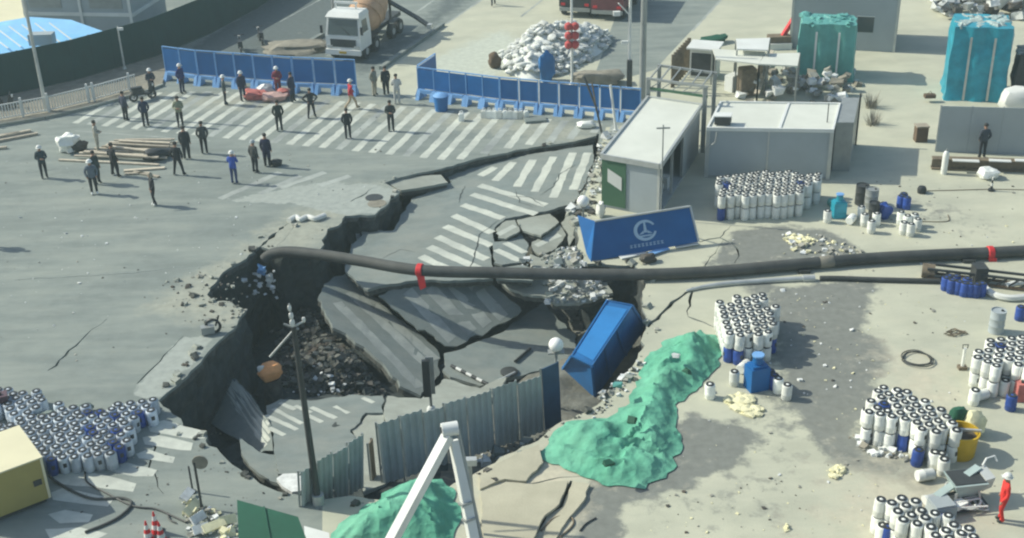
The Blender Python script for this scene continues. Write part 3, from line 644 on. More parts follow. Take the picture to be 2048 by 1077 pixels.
for lb_, rf_, px_ in (('beige yard slab lifted along the edge below the corrugated fence', ((960, 960, .1), (1078, 888, .22), (1050, 960, .1)), [(958, 952), (1004, 922), (1078, 888), (1086, 925), (1052, 962), (1010, 958), (960, 978)]),
                      ('broad beige yard slab right of the white boom', ((960, 1000, .08), (1130, 965, .1), (1050, 1080, .2)), [(962, 984), (1012, 964), (1054, 968), (1136, 962), (1118, 1008), (1090, 1030), (1066, 1078), (1040, 1095), (966, 1090)]),
                      ('narrow beige yard slab between the cracks below the green net', ((1140, 960, .05), (1184, 962, .12), (1120, 1040, .06)), [(1146, 964), (1180, 968), (1160, 1010), (1128, 1050), (1108, 1085), (1080, 1085), (1098, 1044), (1128, 1014)])):
    slab(lb_, rf_, px_, m='slab_beige', amp=.06, thick=.2)
# ================================================================ BUILDINGS AND FENCES
Z = Vector((0, 0, 1))
def frame2(a, b):
    d = (b - a); d.z = 0; d = d.normalized(); return d, Vector((-d.y, d.x, 0))
def dirz(d): return math.atan2(d.y, d.x)
# ---- site gate house (green and grey, long pale roof)
FL, FR_, BR_, BL_ = P(1205, 310, 2.6), P(1320, 330, 2.6), P(1405, 216, 2.6), P(1293, 192, 2.6)
ax = (FR_ - FL); ax.z = 0; wd = ax.length; ax = ax.normalized(); ay = ((BL_ - FL) + (BR_ - FR_)) * 0.5; ay.z = 0; dp = ay.length; ay = ay.normalized()
g0 = Vector((FL.x, FL.y, 0)); t = thing('gate_house', 'long site gate house with pale roof, green front panel and open side', 'building', g0)
def K(x, y, z): return ax * x + ay * y + Z * z
def kbox(mb, x0, x1, y0, y1, z0, z1, mi=0): return mb.hexa([K(x0, y0, z0), K(x1, y0, z0), K(x1, y1, z0), K(x0, y1, z0), K(x0, y0, z1), K(x1, y0, z1), K(x1, y1, z1), K(x0, y1, z1)], mi)
r = part('roof', kbox(MB(), -0.05, wd + 0.05, -0.05, dp + .05, 2.5, 2.6), 'roof_white', t)
for n_, q in (('roof_trim', (-0.1, 0.02, -0.1, dp + .1, 2.44, 2.69)), ('roof_trim', (wd - .02, wd + 0.1, -0.1, dp + .1, 2.44, 2.69)), ('roof_trim', (0.025, wd - .025, -0.12, -0.02, 2.42, 2.67)), ('roof_trim', (0.025, wd - .025, dp + 0.02, dp + .12, 2.44, 2.68))):
    part(n_, kbox(MB(), *q), 'galvanised', r)
part('floor', kbox(MB(), 0, wd, 0, dp, -0.1, 0.14), 'grey_paint', t)
part('wall', kbox(MB(), 0, 0.07, 0.08, dp, 0.14, 2.46), 'grey_paint', t); part('wall', kbox(MB(), 0.07, wd, dp - 0.07, dp, 0.14, 2.46), 'grey_paint', t)
part('wall', kbox(MB(), wd * .42, wd - .12, 0.0, 0.07, 0.14, 2.42), 'grey_paint', t); part('wall', kbox(MB(), wd - 0.08, wd, dp * 0.56, dp - .1, 0.14, 2.44), 'grey_paint', t)
gp = part('front_panel', kbox(MB(), -0.02, wd * .42, -0.05, 0.06, 0.14, 2.42), 'green_panel', t); gp['label'] = 'green front panel with a white notice'
mb = MB(); x0, x1 = wd * .1, wd * .35
mb.hexa([K(x0, -.075, 1.35), K(x1, -.075, 1.0), K(x1, -.055, 1.0), K(x0, -.055, 1.35), K(x0, -.075, 2.0), K(x1, -.075, 1.65), K(x1, -.055, 1.65), K(x0, -.055, 2.0)]); part('notice', mb, 'white_paint', gp)
for y in (0, dp * .3, dp * .56): part('post', kbox(MB(), wd - .12, wd + .01, y, y + .12, 0.14, 2.44), 'galvanised', t)
for k_, (x, y) in enumerate(((wd * .72, dp * .12), (wd * .66, dp * .24), (wd * .7, dp * .34))):
    bx = single('carton', kbox(MB(), x, x + .55, y, y + .5, 0.142, 0.5 + .12 * k_).add([], []), 'white_paint', ['pale carton just inside the open side of the gate house', 'middle pale carton inside the open gate house', 'rear pale carton inside the open gate house'][k_], 'carton')
    bx.location += g0
# thin mast by the roof's front corner
t2 = thing('mast', 'thin mast with a cross head at the front corner of the gate house', 'mast', g0 + K(wd + 0.16, -0.2, 0))
part('pole', MB().cyl((0, 0, 0), (0, 0, 4.6), 0.03, n=8), 'grey_metal', t2); part('cross_arm', MB().beam((-0.3, 0, 4.45), (0.3, 0, 4.45), 0.06), 'grey_metal', t2)
# ---- steel portal behind it
t = thing('steel_portal', 'green-grey steel lattice portal behind the gate house roof', 'gate', g0 + K(0, dp + .3, 0))
for x in (-0.1, wd + 0.15): part('post', MB().beam(ax * x, ax * x + Z * 3.5, 0.22), 'grey_metal', t)
for z, y in ((3.5, 0), (3.0, 0), (3.5, 2.3)): part('crossbeam', MB().beam(ax * -.2 + ay * y + Z * (z + .02), ax * (wd + .3) + ay * y + Z * (z + .02), 0.12), 'green_panel' if z == 3 else 'grey_metal', t)
for k_ in range(6): part('rafter', MB().beam(ax * (wd * k_ / 5) + Z * 3.56, ax * (wd * k_ / 5) + ay * 2.3 + Z * 3.56, 0.06), 'grey_metal', t)
for k_ in range(5): part('lattice_bar', MB().beam(ax * (wd * k_ / 5) + Z * 3.02, ax * (wd * (k_ + 1) / 5) + Z * 3.46, 0.05), 'grey_metal', t)
for x in (-0.1, wd + 0.15): part('post', MB().beam(ax * x + ay * 2.3, ax * x + ay * 2.3 + Z * 3.5, 0.2), 'grey_metal', t)
# ---- flat roofed site office container
FL, FR_, BL_ = P(1413, 256, 2.6), P(1668, 260, 2.6), P(1440, 203, 2.6)
ax = FR_ - FL; ax.z = 0; wd = ax.length; ax = ax.normalized(); ay = BL_ - FL; ay.z = 0; dp = ay.length; ay = ay.normalized(); c0 = Vector((FL.x, FL.y, 0))
t = thing('site_office', 'grey container office with flat white roof and roof unit beside the gate house', 'container', c0)
part('wall', kbox(MB(), 0.05, wd - .05, 0.05, dp - .05, 0.1, 2.5), 'grey_paint', t)
rf = part('roof', kbox(MB(), 0.08, wd - .08, 0.08, dp - .08, 2.502, 2.54), 'roof_white', t)
for q in ((0, wd, 0, .1, 2.44, 2.62), (0, wd, dp - .1, dp, 2.44, 2.62), (0, .1, .1, dp - .1, 2.44, 2.62), (wd - .1, wd, .1, dp - .1, 2.44, 2.62), (wd * .56, wd * .56 + .14, .12, dp - .12, 2.541, 2.59)): part('roof_edge', kbox(MB(), *q), 'white_paint', rf)
for x, y in ((0, 0), (wd - .16, 0), (0, dp - .16), (wd - .16, dp - .16)): part('corner_post', kbox(MB(), x - .01, x + .17, y - .01, y + .17, 0.02, 2.44), 'galvanised', t)
part('wall_joint', kbox(MB(), wd * .49, wd * .49 + .06, .02, .05, .12, 2.44), 'galvanised', t)
part('base_rail', kbox(MB(), 0.02, wd - .02, 0.0, dp, 0.0, 0.099), 'grey_metal', t)
for y in (dp * .3, dp * .55, dp * .8): part('wall_rib', kbox(MB(), wd - .05, wd - .01, y, y + .1, .12, 2.44), 'dark_metal', t)
part('roof_pole', MB().cyl(K(wd * .93, 1.2, 2.54), K(wd * .93, 1.2, 3.5), .025), 'dark_metal', t)
part('shade_side_block', kbox(MB(), wd + .01, wd + .85, 1.2, dp + 1.0, .0, 2.55), 'grey_metal', t); part('shade_block_post', kbox(MB(), wd + .86, wd + .95, dp + .9, dp + 1.0, .0, 2.8), 'dark_metal', t)  # grey block added in place of the office's shaded side
u = part('air_conditioner', kbox(MB(), .3, 1.05, .45, .95, 2.6, 3.0), 'dark_metal', t); part('cover', kbox(MB(), .26, 1.09, .4, 1.0, 3.001, 3.05), 'white_paint', u)
part('drain_pipe', MB().tube([K(.5, -.05, 2.4), K(.45, -.06, 1.9), K(.2, -.06, 1.65), K(.05, -.06, 1.5)], .03), 'galvanised', t)
# ---- hoarding wall at right with a girder lying before it
def run_fence(name, label, cat, pts, h, npan, mats, corr=False, lean=0.0, group=None, rail=True, post_h=None, gap=0.02, skip=()):
    a = Vector(pts[0]); t = thing(name, label, cat, a, group=group); segs = [(Vector(pts[i]), Vector(pts[i + 1])) for i in range(len(pts) - 1)]
    tot = sum((b - a_).length for a_, b in segs)
    for a_, b in segs:
        n = max(1, round(npan * (b - a_).length / tot)); d = (b - a_).normalized(); out = Vector((d.y, -d.x, 0)).normalized()
        up = (Z + out * lean).normalized()
        for i in range(n):
            if i in skip: continue
            p0 = a_.lerp(b, i / n) + d * gap; p1 = a_.lerp(b, (i + 1) / n) - d * gap; mb = MB(); mi = 0
            hh = h * (1 + 0.03 * math.sin(i * 2.3)) if corr else h
            if corr:
                w = (p1 - p0).length; k = max(2, int(w / 0.2)); vs = []
                for j in range(k * 4 + 1):
                    q = p0 + d * (w * j / (k * 4)) + out * (0.06 if j % 4 in (1, 2) else 0.0); vs += [q, q + up * hh]
                bk = len(vs); vs += [v - out * 0.01 for v in vs]; fs = []
                for j in range(k * 4): e = 2 * j; fs += [(e, e + 2, e + 3, e + 1), (bk + e, bk + e + 1, bk + e + 3, bk + e + 2), (e + 1, e + 3, bk + e + 3, bk + e + 1)]
                mb.add(vs, fs)
            else: mb.hexa([p0, p1, p1 - out * .04, p0 - out * .04, p0 + up * h, p1 + up * h, p1 - out * .04 + up * h, p0 - out * .04 + up * h])
            m = mats[i % len(mats)] if isinstance(mats, list) else mats
            wpart('panel', mb, m, t, smooth=not corr)
        for i in range(n + 1):
            p = a_.lerp(b, i / n) - out * .08; wpart('post', MB().beam(p - Z * .3, p + up * ((post_h or h) + .02), .06), 'grey_metal', t)
        if rail:
            for z in (h * .25, h * .93): wpart('rail', MB().beam(a_ - out * .06 + up * z, b - out * .06 + up * z, .04, .05), 'grey_metal', t)
    return t
run_fence('hoarding', 'plain grey sheet hoarding at the right edge behind the steel girder', 'fence', [P(1871, 304), P(2120, 312)], 2.45, 4, 'grey_paint', gap=0.004)
ga, gb = P(1862, 337), P(2110, 345); gd = (gb - ga).normalized(); gs = Vector((-gd.y, gd.x, 0)); t = thing('steel_girder', 'long rusty steel girder lying before the grey hoarding', 'girder', ga)
for n_, z0, z1, w_ in (('flange', 0.02, 0.08, .42), ('web', .08, .52, .05), ('flange', .52, .58, .42)):
    wpart(n_, MB().hexa([ga - gs * w_ / 2 + Z * z0, gb - gs * w_ / 2 + Z * z0, gb + gs * w_ / 2 + Z * z0, ga + gs * w_ / 2 + Z * z0, ga - gs * w_ / 2 + Z * z1, gb - gs * w_ / 2 + Z * z1, gb + gs * w_ / 2 + Z * z1, ga + gs * w_ / 2 + Z * z1]), 'rusty_steel', t)
for k_, (u0, u1) in enumerate(((1905, 1958), (1978, 2022), (2030, 2080))):
    a, b = P(u0, 322, .58), P(u1, 324, .58); single('board', MB().beam(a + Z * .03, b + Z * .03, .28, .05), 'white_paint', ['left white board lying on the rusty girder', 'middle white board lying on the rusty girder', 'right white board lying on the rusty girder'][k_], 'board', 'boards on the girder')
t = thing('gas_cylinder', 'white gas cylinder standing upright before the girder', 'cylinder', P(1887, 348)); part('body', MB().lathe([(.14, 0), (.15, .05), (.15, 1.0), (.11, 1.14), (.05, 1.2)], 14), 'white_plastic', t); part('valve', MB().cyl((0, 0, 1.2), (0, 0, 1.3), .04), 'grey_metal', t)
def sack(label, px, py, d, m, rz=0.0, cat='sack', name='sack', z=0.0, group=None, lump=.2):
    b = P(px, py, z); return single(name, MB().blob(b + Z * d[2] * .45, d, RZ(rz), 12, 8, lump, seed=px * .37), m, label, cat, group, base=b)
sack('crumpled white sack on the pale yard before the girder', 1975, 356, (1.0, .8, .55), 'white_plastic', .3)
t = thing('bollard', 'small black and white striped bollard on the yard', 'bollard', P(1982, 382)); part('base', MB().lathe([(.16, 0), (.14, .1)], 10), 'black', t)
for k_ in range(4): part('band', MB().cyl((0, 0, .1 + .15 * k_), (0, 0, .25 + .15 * k_), .06 - .008 * k_), 'white_paint' if k_ % 2 else 'black', t)
b = P(1843, 386); single('rubber_bucket', MB().lathe([(.2, 0), (.22, .2), (.16, .32), (.05, .36)], 12, b), 'black', 'black upturned bucket alone on the pale yard', 'bucket', base=b)
t = thing('tool_chest', 'brown box beside the grey hoarding', 'box', P(1840, 282)); part('body', MB().box((0, 0, .4), (.6, .5, .8)), 'brown', t); part('lid', MB().box((0, 0, .84), (.66, .56, .07)), 'timber', t)
t = thing('trestle', 'small brown trestle on the sandy yard behind the hoarding', 'trestle', P(1858, 204)); part('top', MB().box((0, 0, .35), (.6, .35, .2)), 'brown', t); part('handle', MB().tube([(-.15, 0, .45), (0, 0, .62), (.15, 0, .45)], .02), 'brown', t)
sack('big white sheet bundle showing over the hoarding at the right edge', 2040, 226, (2.4, 1.4, 1.6), 'white_paint', 0, cat='bundle', name='sheet_bundle', lump=.1)
# ---- grey building, wrapped stacks at the upper right
ba, bb_, bd = P(1578, 95), P(1790, 105), None
ax, ay = frame2(ba, bb_); wd = (bb_ - ba).length; t = thing('site_building', 'grey cabin behind the wrapped green stack at the upper right', 'building', ba)
part('wall', kbox(MB(), 0, wd, 0, 4.0, 0, 4.6), 'grey_paint', t); part('roof', kbox(MB(), -.1, wd + .1, -.1, 4.1, 4.602, 4.75), 'roof_white', t)
for x in (.02, wd - .16): part('corner_post', kbox(MB(), x, x + .14, -.04, .0, 0, 4.59), 'galvanised', t)
for k_ in range(3): w_ = part('window', kbox(MB(), .9 + 1.6 * k_, 1.9 + 1.6 * k_, -.02, -.001, 1.2, 2.2), 'glass', t); part('frame', kbox(MB(), .86 + 1.6 * k_, 1.94 + 1.6 * k_, -.04, -.021, 2.2, 2.26), 'white_paint', w_)
def wrapped(name, label, a, b, depth, h, m, mcap, seed, capmat='rubble_white'):
    ax_, ay_ = frame2(a, b); w = (b - a).length; t = thing(name, label, 'stack', a); mb = MB(); nx_, nz_ = 14, 9
    ring = [(i / nx_ * w, 0) for i in range(nx_)] + [(w, i / 6 * depth) for i in range(6)] + [(w - i / nx_ * w, depth) for i in range(nx_)] + [(0, depth - i / 6 * depth) for i in range(6)]
    vs = []; n = len(ring)
    for j in range(nz_ + 1):
        z = h * j / nz_; sh = 1 - .05 * (j / nz_) ** 2 + (.06 if j == 0 else 0)
        for x, y in ring:
            p = ax_ * ((x - w / 2) * sh + w / 2) + ay_ * ((y - depth / 2) * sh + depth / 2) + Z * z
            e = .14 * fr(p * 1.0 + Vector((seed, 0, 0)), 1.1) + .07 * math.sin(x * 5 + y * 5 + z * .6) + .05 * fr(p, 4)
            vs.append(p + (ax_ * (x - w / 2) + ay_ * (y - depth / 2)).normalized() * e)
    fs = [(j * n + i, j * n + (i + 1) % n, (j + 1) * n + (i + 1) % n, (j + 1) * n + i) for j in range(nz_) for i in range(n)]
    fs.append(tuple(nz_ * n + i for i in range(n))); mb.add(vs, fs); part('wrapping', mb, m, t)
    for k_ in range(2): part('strap', MB().box(ax_ * (w * (.3 + .4 * k_)) - ay_ * .13 + Z * h * .45, (.12, .02, h * .86), RZ(dirz(ax_))), mcap, t)
    mb = MB()
    for k_ in range(26):
        p = ax_ * rnd(.2, w - .2) + ay_ * rnd(.2, depth - .2) + Z * (h - .06); mb.blob(p, (rnd(.3, .8), rnd(.3, .8), rnd(.15, .4)), RZ(rnd(0, 3)), 8, 5, .4, seed=k_)
    part('load', mb, capmat, t, False)['kind'] = 'stuff'; return t
wrapped('wrapped_stack', 'tall stack wrapped in teal sheet behind the grey hoarding', P(1890, 200), P(2008, 206), 3.0, 4.2, 'teal_sheet', 'galvanised', 3.0, 'teal_pale2')
wrapped('wrapped_stack', 'pale green wrapped stack before the grey cabin', P(1592, 160), P(1704, 165), 2.4, 3.4, 'teal_pale', 'white_paint', 8.0, 'teal_pale')
wrapped('wrapped_stack', 'dark wrapped stack at the right edge beside the teal one', P(2025, 200), P(2120, 205), 2.0, 2.6, 'dark_metal', 'grey_metal', 12.0, 'rubble')
mb = MB()
for k_ in range(220):
    a = P(rnd(1870, 2070), rnd(-30, 40)); mb.chunk(a + Z * rnd(.1, 1.2), rnd(.15, .5), random.randrange(3))
o = single('scrap_heap', mb, ['rubble_white', 'rubble_dark', 'galvanised'], 'heap of pale scrap at the top right corner', 'scrap', smooth=False); o['kind'] = 'stuff'
# ---- roofed sheds and material heap behind the office
def low_shed(label, px, z, h, m, m2='grey_metal', name='shed_roof'):
    q = [P(x, y, z) for x, y in px]; b = sum(q, Vector()) / len(q); b.z = 0; t = thing(name, label, 'shed', b)
    wpart('roof', MB().plate(q, (0, 0, -.08)), m, t, False)
    for p in q: wpart('post', MB().beam(Vector((p.x, p.y, 0)) + (b - p) * .04 * Vector((1, 1, 0)).length * 0, Vector((p.x, p.y, z - .081)), .08), m2, t)
    return t
low_shed('flat white shed roof right of the small white hut', [(1425, 98), (1530, 104), (1518, 128), (1432, 118)], 2.2, 2, 'roof_white')
low_shed('long pale shed roof before the wrapped green stack', [(1530, 108), (1600, 106), (1595, 132), (1518, 128)], 2.2, 2, 'roof_white')
low_shed('raised white roof sheet leaning over the sheds', [(1472, 78), (1540, 76), (1536, 100), (1474, 98)], 2.6, 2, 'white_paint')
wh = P(1376, 160); t = thing('white_hut', 'small white hut with dark open front beside the lattice portal', 'hut', wh)
ax, ay = frame2(wh, P(1424, 164)); part('wall', kbox(MB(), 0, 1.6, .3, 1.6, 0, 1.9), 'white_paint', t); part('front', kbox(MB(), .1, 1.5, .26, .298, .2, 1.6), 'dark_metal', t); part('roof', kbox(MB(), -.15, 1.75, -.1, 1.7, 1.902, 2.0), 'white_paint', t)  # dark sheet stands in for the shaded opening of the hut
t = thing('louvre_screen', 'dark slatted screen beside the small white hut', 'screen', P(1345, 175)); sd = (P(1376, 140) - P(1345, 175)); sd.z = 0
for k_ in range(8): part('slat', MB().box(sd * (k_ / 7) + Z * 1.0, (.1, .22, 2.0), RZ(dirz(sd) + .6)), 'rusty_steel', t)
mb = MB(); mh = W2([(1480, 150), (1560, 140), (1720, 150), (1715, 205), (1560, 215), (1470, 205)]); bb2 = bbox(mh)
for k_ in range(170):
    x, y = rnd(bb2[0], bb2[1]), rnd(bb2[2], bb2[3])
    if in_poly(x, y, mh): mb.chunk((x, y, rnd(0.05, .9) * min(1, edge_dist(x, y, mh))), rnd(.1, .38), random.randrange(3))
o = single('material_heap', mb, ['rubble', 'mud_heap', 'rubble_white'], 'heap of rubble and scrap behind the flat roofed office', 'heap', smooth=False); o['kind'] = 'stuff'
def crate(label, px, py, d, m, rz=0., tilt=0., name='crate', z=0.0):
    b = P(px, py, z); R = RZ(rz) @ Matrix.Rotation(tilt, 3, 'X'); return single(name, MB().box(b + Z * (d[2] / 2 + abs(tilt) * .3), d, R).box(b + Z * (d[2] + .03 + abs(tilt) * .3), (d[0] * .9, d[1] * .9, .05), R), m, label, 'crate', base=b)
crate('upright rust brown crate on the material heap behind the office', 1492, 190, (.9, .7, 1.6), 'rusty_steel', .2)
crate('pale leaning plank box beside the rust brown crate', 1522, 175, (.4, .4, 1.8), 'timber', .5, .5)
crate('white sheet box left of the rust brown crate', 1466, 180, (.9, .6, .9), 'white_paint', .7)
a, b = P(1512, 202), P(1540, 150); single('plank', MB().beam(a + Z * .4, b + Z * 1.5, .3, .08), 'timber', 'broad timber plank leaning on the heap beside the brown crate', 'plank')
t = thing('digger_bucket', 'small red and brown machine arm on the heap below the grey cabin', 'machine', P(1572, 95))
part('arm', MB().beam((-.4, 0, .5), (.5, .3, 1.9), .25), 'red', t); part('body', MB().box((-.5, 0, .45), (1.4, .8, .7)), 'rusty_steel', t); part('track', MB().box((-.5, -.45, .2), (1.5, .25, .4)), 'white_paint', t)
sack('low tangle of dark branches beyond the small white hut', 1425, 88, (2.2, .8, .5), 'dark_green', .4, cat='brush', name='brush_pile', lump=.4)
# dry grass clumps right of the office
for k_, (x, y) in enumerate(((1742, 215), (1745, 250))):
    mb = MB(); b = P(x, y)
    for j in range(60):
        a = rnd(0, 6.28); e = rnd(.1, .55); q = b + Vector((math.cos(a), math.sin(a), 0)) * rnd(0, .35); tip = b + Vector((math.cos(a), math.sin(a), 0)) * (e + .2) + Z * rnd(.4, 1.0); s_ = Vector((-math.sin(a), math.cos(a), 0)) * .03
        mb.add([q - s_, q + s_, tip], [(0, 1, 2)])
    single('dry_shrub', mb, 'mud_heap', ['upper dry shrub at the right end of the office', 'lower dry shrub at the right end of the office'][k_], 'shrub', base=b, smooth=False)
# ---- left background: green screen fence, railing, blue roof, container block
run_fence('screen_fence', 'tall dark green screen fence at the upper left', 'fence', [P(-150, 232), P(0, 196), P(150, 163), P(310, 116), P(420, 68), P(512, 18), P(620, -50)], 2.6, 26, 'hedge_fence', gap=0.004, rail=False)
vp = [P(-60, 262), P(90, 238), P(190, 214), P(275, 190), P(325, 172)]; fp = [P(-60, 212), P(150, 165), P(310, 118), P(345, 104)]
mb = MB().plate([p + Z * .14 for p in vp] + [p + Z * .14 for p in reversed(fp)], (0, 0, -.2)); o = link('verge', mb.mesh('verge', ['mud_heap'], False)); o['kind'] = 'structure'
for a, b in zip(vp, vp[1:]):
    n = max(2, int((b - a).length / 1.0)); d = (b - a).normalized()
    for i in range(n):
        p, q = a.lerp(b, i / n) + d * .01, a.lerp(b, (i + 1) / n) - d * .01; k_ = MB().beam(p - Vector((-d.y, d.x, 0)) * .09 + Z * .08, q - Vector((-d.y, d.x, 0)) * .09 + Z * .08, .16, .16); link('kerb_stone', k_.mesh('kerb_stone', ['slab_pale'], False), bpy.data.objects['verge'])
rp = [P(-40, 254), P(100, 229), P(190, 207), P(275, 183)]
t = thing('railing', 'white picket railing along the kerb at the left', 'railing', rp[0])
for a, b in zip(rp, rp[1:]):
    L = (b - a).length; n = int(L / .16)
    for z in (.28, 1.05): wpart('rail', MB().beam(a + Z * z, b + Z * z, .05, .06), 'white_paint', t)
    for i in range(n): p = a.lerp(b, (i + .5) / n); wpart('picket', MB().beam(p + Z * .3, p + Z * 1.02, .045), 'white_paint', t)
    for i in range(int(L / 2.4) + 1): p = a.lerp(b, min(1, i * 2.4 / L)); wpart('post', MB().beam(p + Z * .1, p + Z * 1.28, .11), 'white_paint', t)
def light_pole(label, px, py, h, r, m, extras=(), name='light_pole', z=0.0, lean=(0, 0)):
    t = thing(name, label, 'pole', P(px, py, z)); part('pole', MB().cyl((0, 0, 0), (lean[0], lean[1], h), r, r * .75, 10), m, t); part('base', MB().lathe([(r * 2.2, 0), (r * 2.2, .08), (r * 1.3, .25)], 10), m, t); return t
light_pole('tall pale pole rising before the blue roof at the far left', 94, 226, 10, .11, 'galvanised')
t = light_pole('short pale post before the green screen fence', 250, 142, 2.9, .07, 'galvanised'); part('camera', MB().box((.18, -.1, 2.75), (.35, .16, .16)), 'white_paint', t)
part('arm', MB().beam((0, 0, 2.7), (.2, -.1, 2.7), .05), 'galvanised', t)
t = light_pole('pale pole rising behind the mixer truck cab', 670, 62, 6, .09, 'galvanised')
t = thing('street_sign', 'small tilted white sign before the dark screen fence', 'sign', P(408, 62)); part('post', MB().cyl((0, 0, 0), (0, 0, 1.3), .03), 'galvanised', t); part('board', MB().box((0, 0, 1.45), (.9, .04, .25), Matrix.Rotation(-.5, 3, 'Y')), 'white_paint', t)
# blue roofed shed
q = [P(-90, 60, 1.5), P(60, 34, 2.1), P(142, 40, 2.1), P(232, 72, 1.5), P(100, 106, 1.3), P(-90, 138, 1.3)]
c = sum(q, Vector()) / 6; c.z = 0; t = thing('blue_shed', 'shed with bright blue sheet roof behind the green fence', 'building', c)
wpart('roof', MB().plate(q, (0, 0, -.08)), 'roof_blue', t, False)
wpart('wall', MB().plate([Vector((p.x, p.y, 0)) * .96 + c * .04 + Z * 1.18 for p in q], (0, 0, -1.18)), 'grey_paint', t, False)
for k_ in range(7): a, b = P(-60 + 26 * k_, 62 - 3 * k_, 1.95), P(-10 + 26 * k_, 100 - 3 * k_, 1.6); wpart('roof_batten', MB().beam(a, b, .07, .05), 'white_paint', t)
part('roof_box', MB().box((q[4] - c) * .7 + Z * 1.1, (1.5, .8, .7)), 'grey_paint', t)
# two storey cabin block
ca, cb = P(58, 68), P(272, 72); ax, ay = frame2(ca, cb); wd = (cb - ca).length; t = thing('cabin_block', 'white two storey cabin block behind the blue roof', 'building', ca)
part('wall', kbox(MB(), 0, wd, 0, 5.5, 0, 5.4), 'grey_paint', t)
part('floor_band', kbox(MB(), -.06, wd + .06, -.08, -.002, 1.35, 1.6), 'white_paint', t); part('floor_band', kbox(MB(), wd + .002, wd + .08, 0, 5.4, 1.35, 1.6), 'white_paint', t)
for x in (0, wd * .52, wd - .2): part('corner_post', kbox(MB(), x, x + .2, -.12, -.09, 0, 5.38), 'white_paint', t)
for x in (wd * .06, wd * .62): w_ = part('window', kbox(MB(), x, x + wd * .3, -.05, -.002, 1.9, 4.6), 'pale_blue' if x < 0 else 'grey_metal', t); part('frame', kbox(MB(), x - .04, x + wd * .3 + .04, -.07, -.051, 4.6, 4.7), 'white_paint', w_)
part('roof', kbox(MB(), -.1, wd + .1, -.2, 5.6, 5.402, 5.5), 'roof_white', t)
o = link('sand_patch', MB().plate(W2([(-200, 60), (52, 42), (50, -60), (-200, -60)], .03), (0, 0, -.02)).mesh('sand_patch', ['cream'], False)); o['kind'] = 'structure'

# ================================================================ BLUE SITE BARRIERS
def barrier(label, grp, w, h):
    t = thing('barrier_panel', label, 'barrier', group=grp)
    part('sheet', MB().box((0, 0, .62 + (h - .66) / 2), (w - .1, .05, h - .7)), 'blue_paint', t)
    for s_ in (-1, 1): part('post', MB().box((s_ * (w / 2 - .025), 0, h / 2 + .02), (.05, .07, h)), 'pale_blue', t)
    part('top_rail', MB().box((0, 0, h + .045), (w, .08, .05)), 'pale_blue', t)
    mb = MB()
    for s_ in (-1, 1): mb.hexa([Vector(p) for p in ((s_ * w * .42 - .12, -.38, 0), (s_ * w * .42 + .12, -.38, 0), (s_ * w * .42 + .12, .3, 0), (s_ * w * .42 - .12, .3, 0), (s_ * w * .38 - .1, -.12, .56), (s_ * w * .38 + .1, -.12, .56), (s_ * w * .38 + .1, .12, .56), (s_ * w * .38 - .1, .12, .56))])
    mb.box((0, -.06, .48), (w * .62, .2, .2)); part('base', mb, 'pale_blue', t); return t
def barrier_row(label, grp, px, h, n):
    pts = W2(px); tot = sum((b - a).length for a, b in zip(pts, pts[1:])); w = tot / n; proto = None
    d = 0.0; acc = []
    for a, b in zip(pts, pts[1:]):
        k_ = max(1, round((b - a).length / w)); acc += [(a.lerp(b, (i + .5) / k_), b - a) for i in range(k_)]
    ORD = ['first', 'second', 'third', 'fourth', 'fifth', 'sixth', 'seventh', 'eighth', 'ninth', 'tenth', 'eleventh', 'twelfth', 'thirteenth', 'fourteenth']
    for i_, (p, dv_) in enumerate(acc):
        rz = dirz(dv_); lb = label.replace('#', ORD[i_])
        if proto is None: proto = barrier(lb, grp, w * .985, h); proto.location = p; proto.rotation_euler.z = rz
        else: copy_tree(proto, p, rz + rnd(-.02, .02), lb)
barrier_row('# blue site barrier panel from the left in the row before the mixer truck', 'left row of blue barriers', [(334, 160), (400, 169), (590, 184), (716, 190)], 2.1, 10)
barrier_row('# blue site barrier panel from the left in the row before the sandbags', 'right row of blue barriers', [(838, 197), (1000, 219), (1282, 244)], 1.85, 12)
barrier_row('blue site barrier panel turned back at the gap', 'turned end of the right barrier row', [(838, 194), (874, 168)], 1.85, 1)
# ================================================================ AROUND THE HOLE
# ---- the big rubber pipe
def catmull(pts, k=6):
    out = []; n = len(pts)
    for i in range(n - 1):
        p0, p1, p2, p3 = pts[max(0, i - 1)], pts[i], pts[i + 1], pts[min(n - 1, i + 2)]
        for j in range(k):
            t_ = j / k; out.append(0.5 * ((2 * p1) + (p2 - p0) * t_ + (2 * p0 - 5 * p1 + 4 * p2 - p3) * t_ ** 2 + (3 * p1 - p0 - 3 * p2 + p3) * t_ ** 3))
    out.append(pts[-1]); return out
PZ = 0.27
pipe_pts = [P(528, 520, -.25), P(545, 508, .02), P(580, 504, .2), P(640, 510, PZ), P(720, 522, PZ), P(840, 541, PZ), P(1000, 546, PZ), P(1150, 549, PZ), P(1300, 549, PZ), P(1420, 544, PZ), P(1520, 536, PZ), P(1620, 527, PZ), P(1760, 516, PZ), P(1900, 509, PZ), P(1980, 506, PZ), P(2060, 502, PZ), P(2200, 498, PZ)]
pc = catmull(pipe_pts, 8); t = thing('discharge_pipe', 'thick dark rubber discharge pipe crossing the yard and the hole', 'pipe', pipe_pts[8] - Z * PZ)
wpart('hose', MB().tube(pc, 0.245, 16), 'black_rubber', t)
def near(px, py):
    q = P(px, py, PZ); i = min(range(len(pc)), key=lambda k: (pc[k] - q).length); return pc[i], (pc[min(i + 1, len(pc) - 1)] - pc[max(0, i - 1)]).normalized()
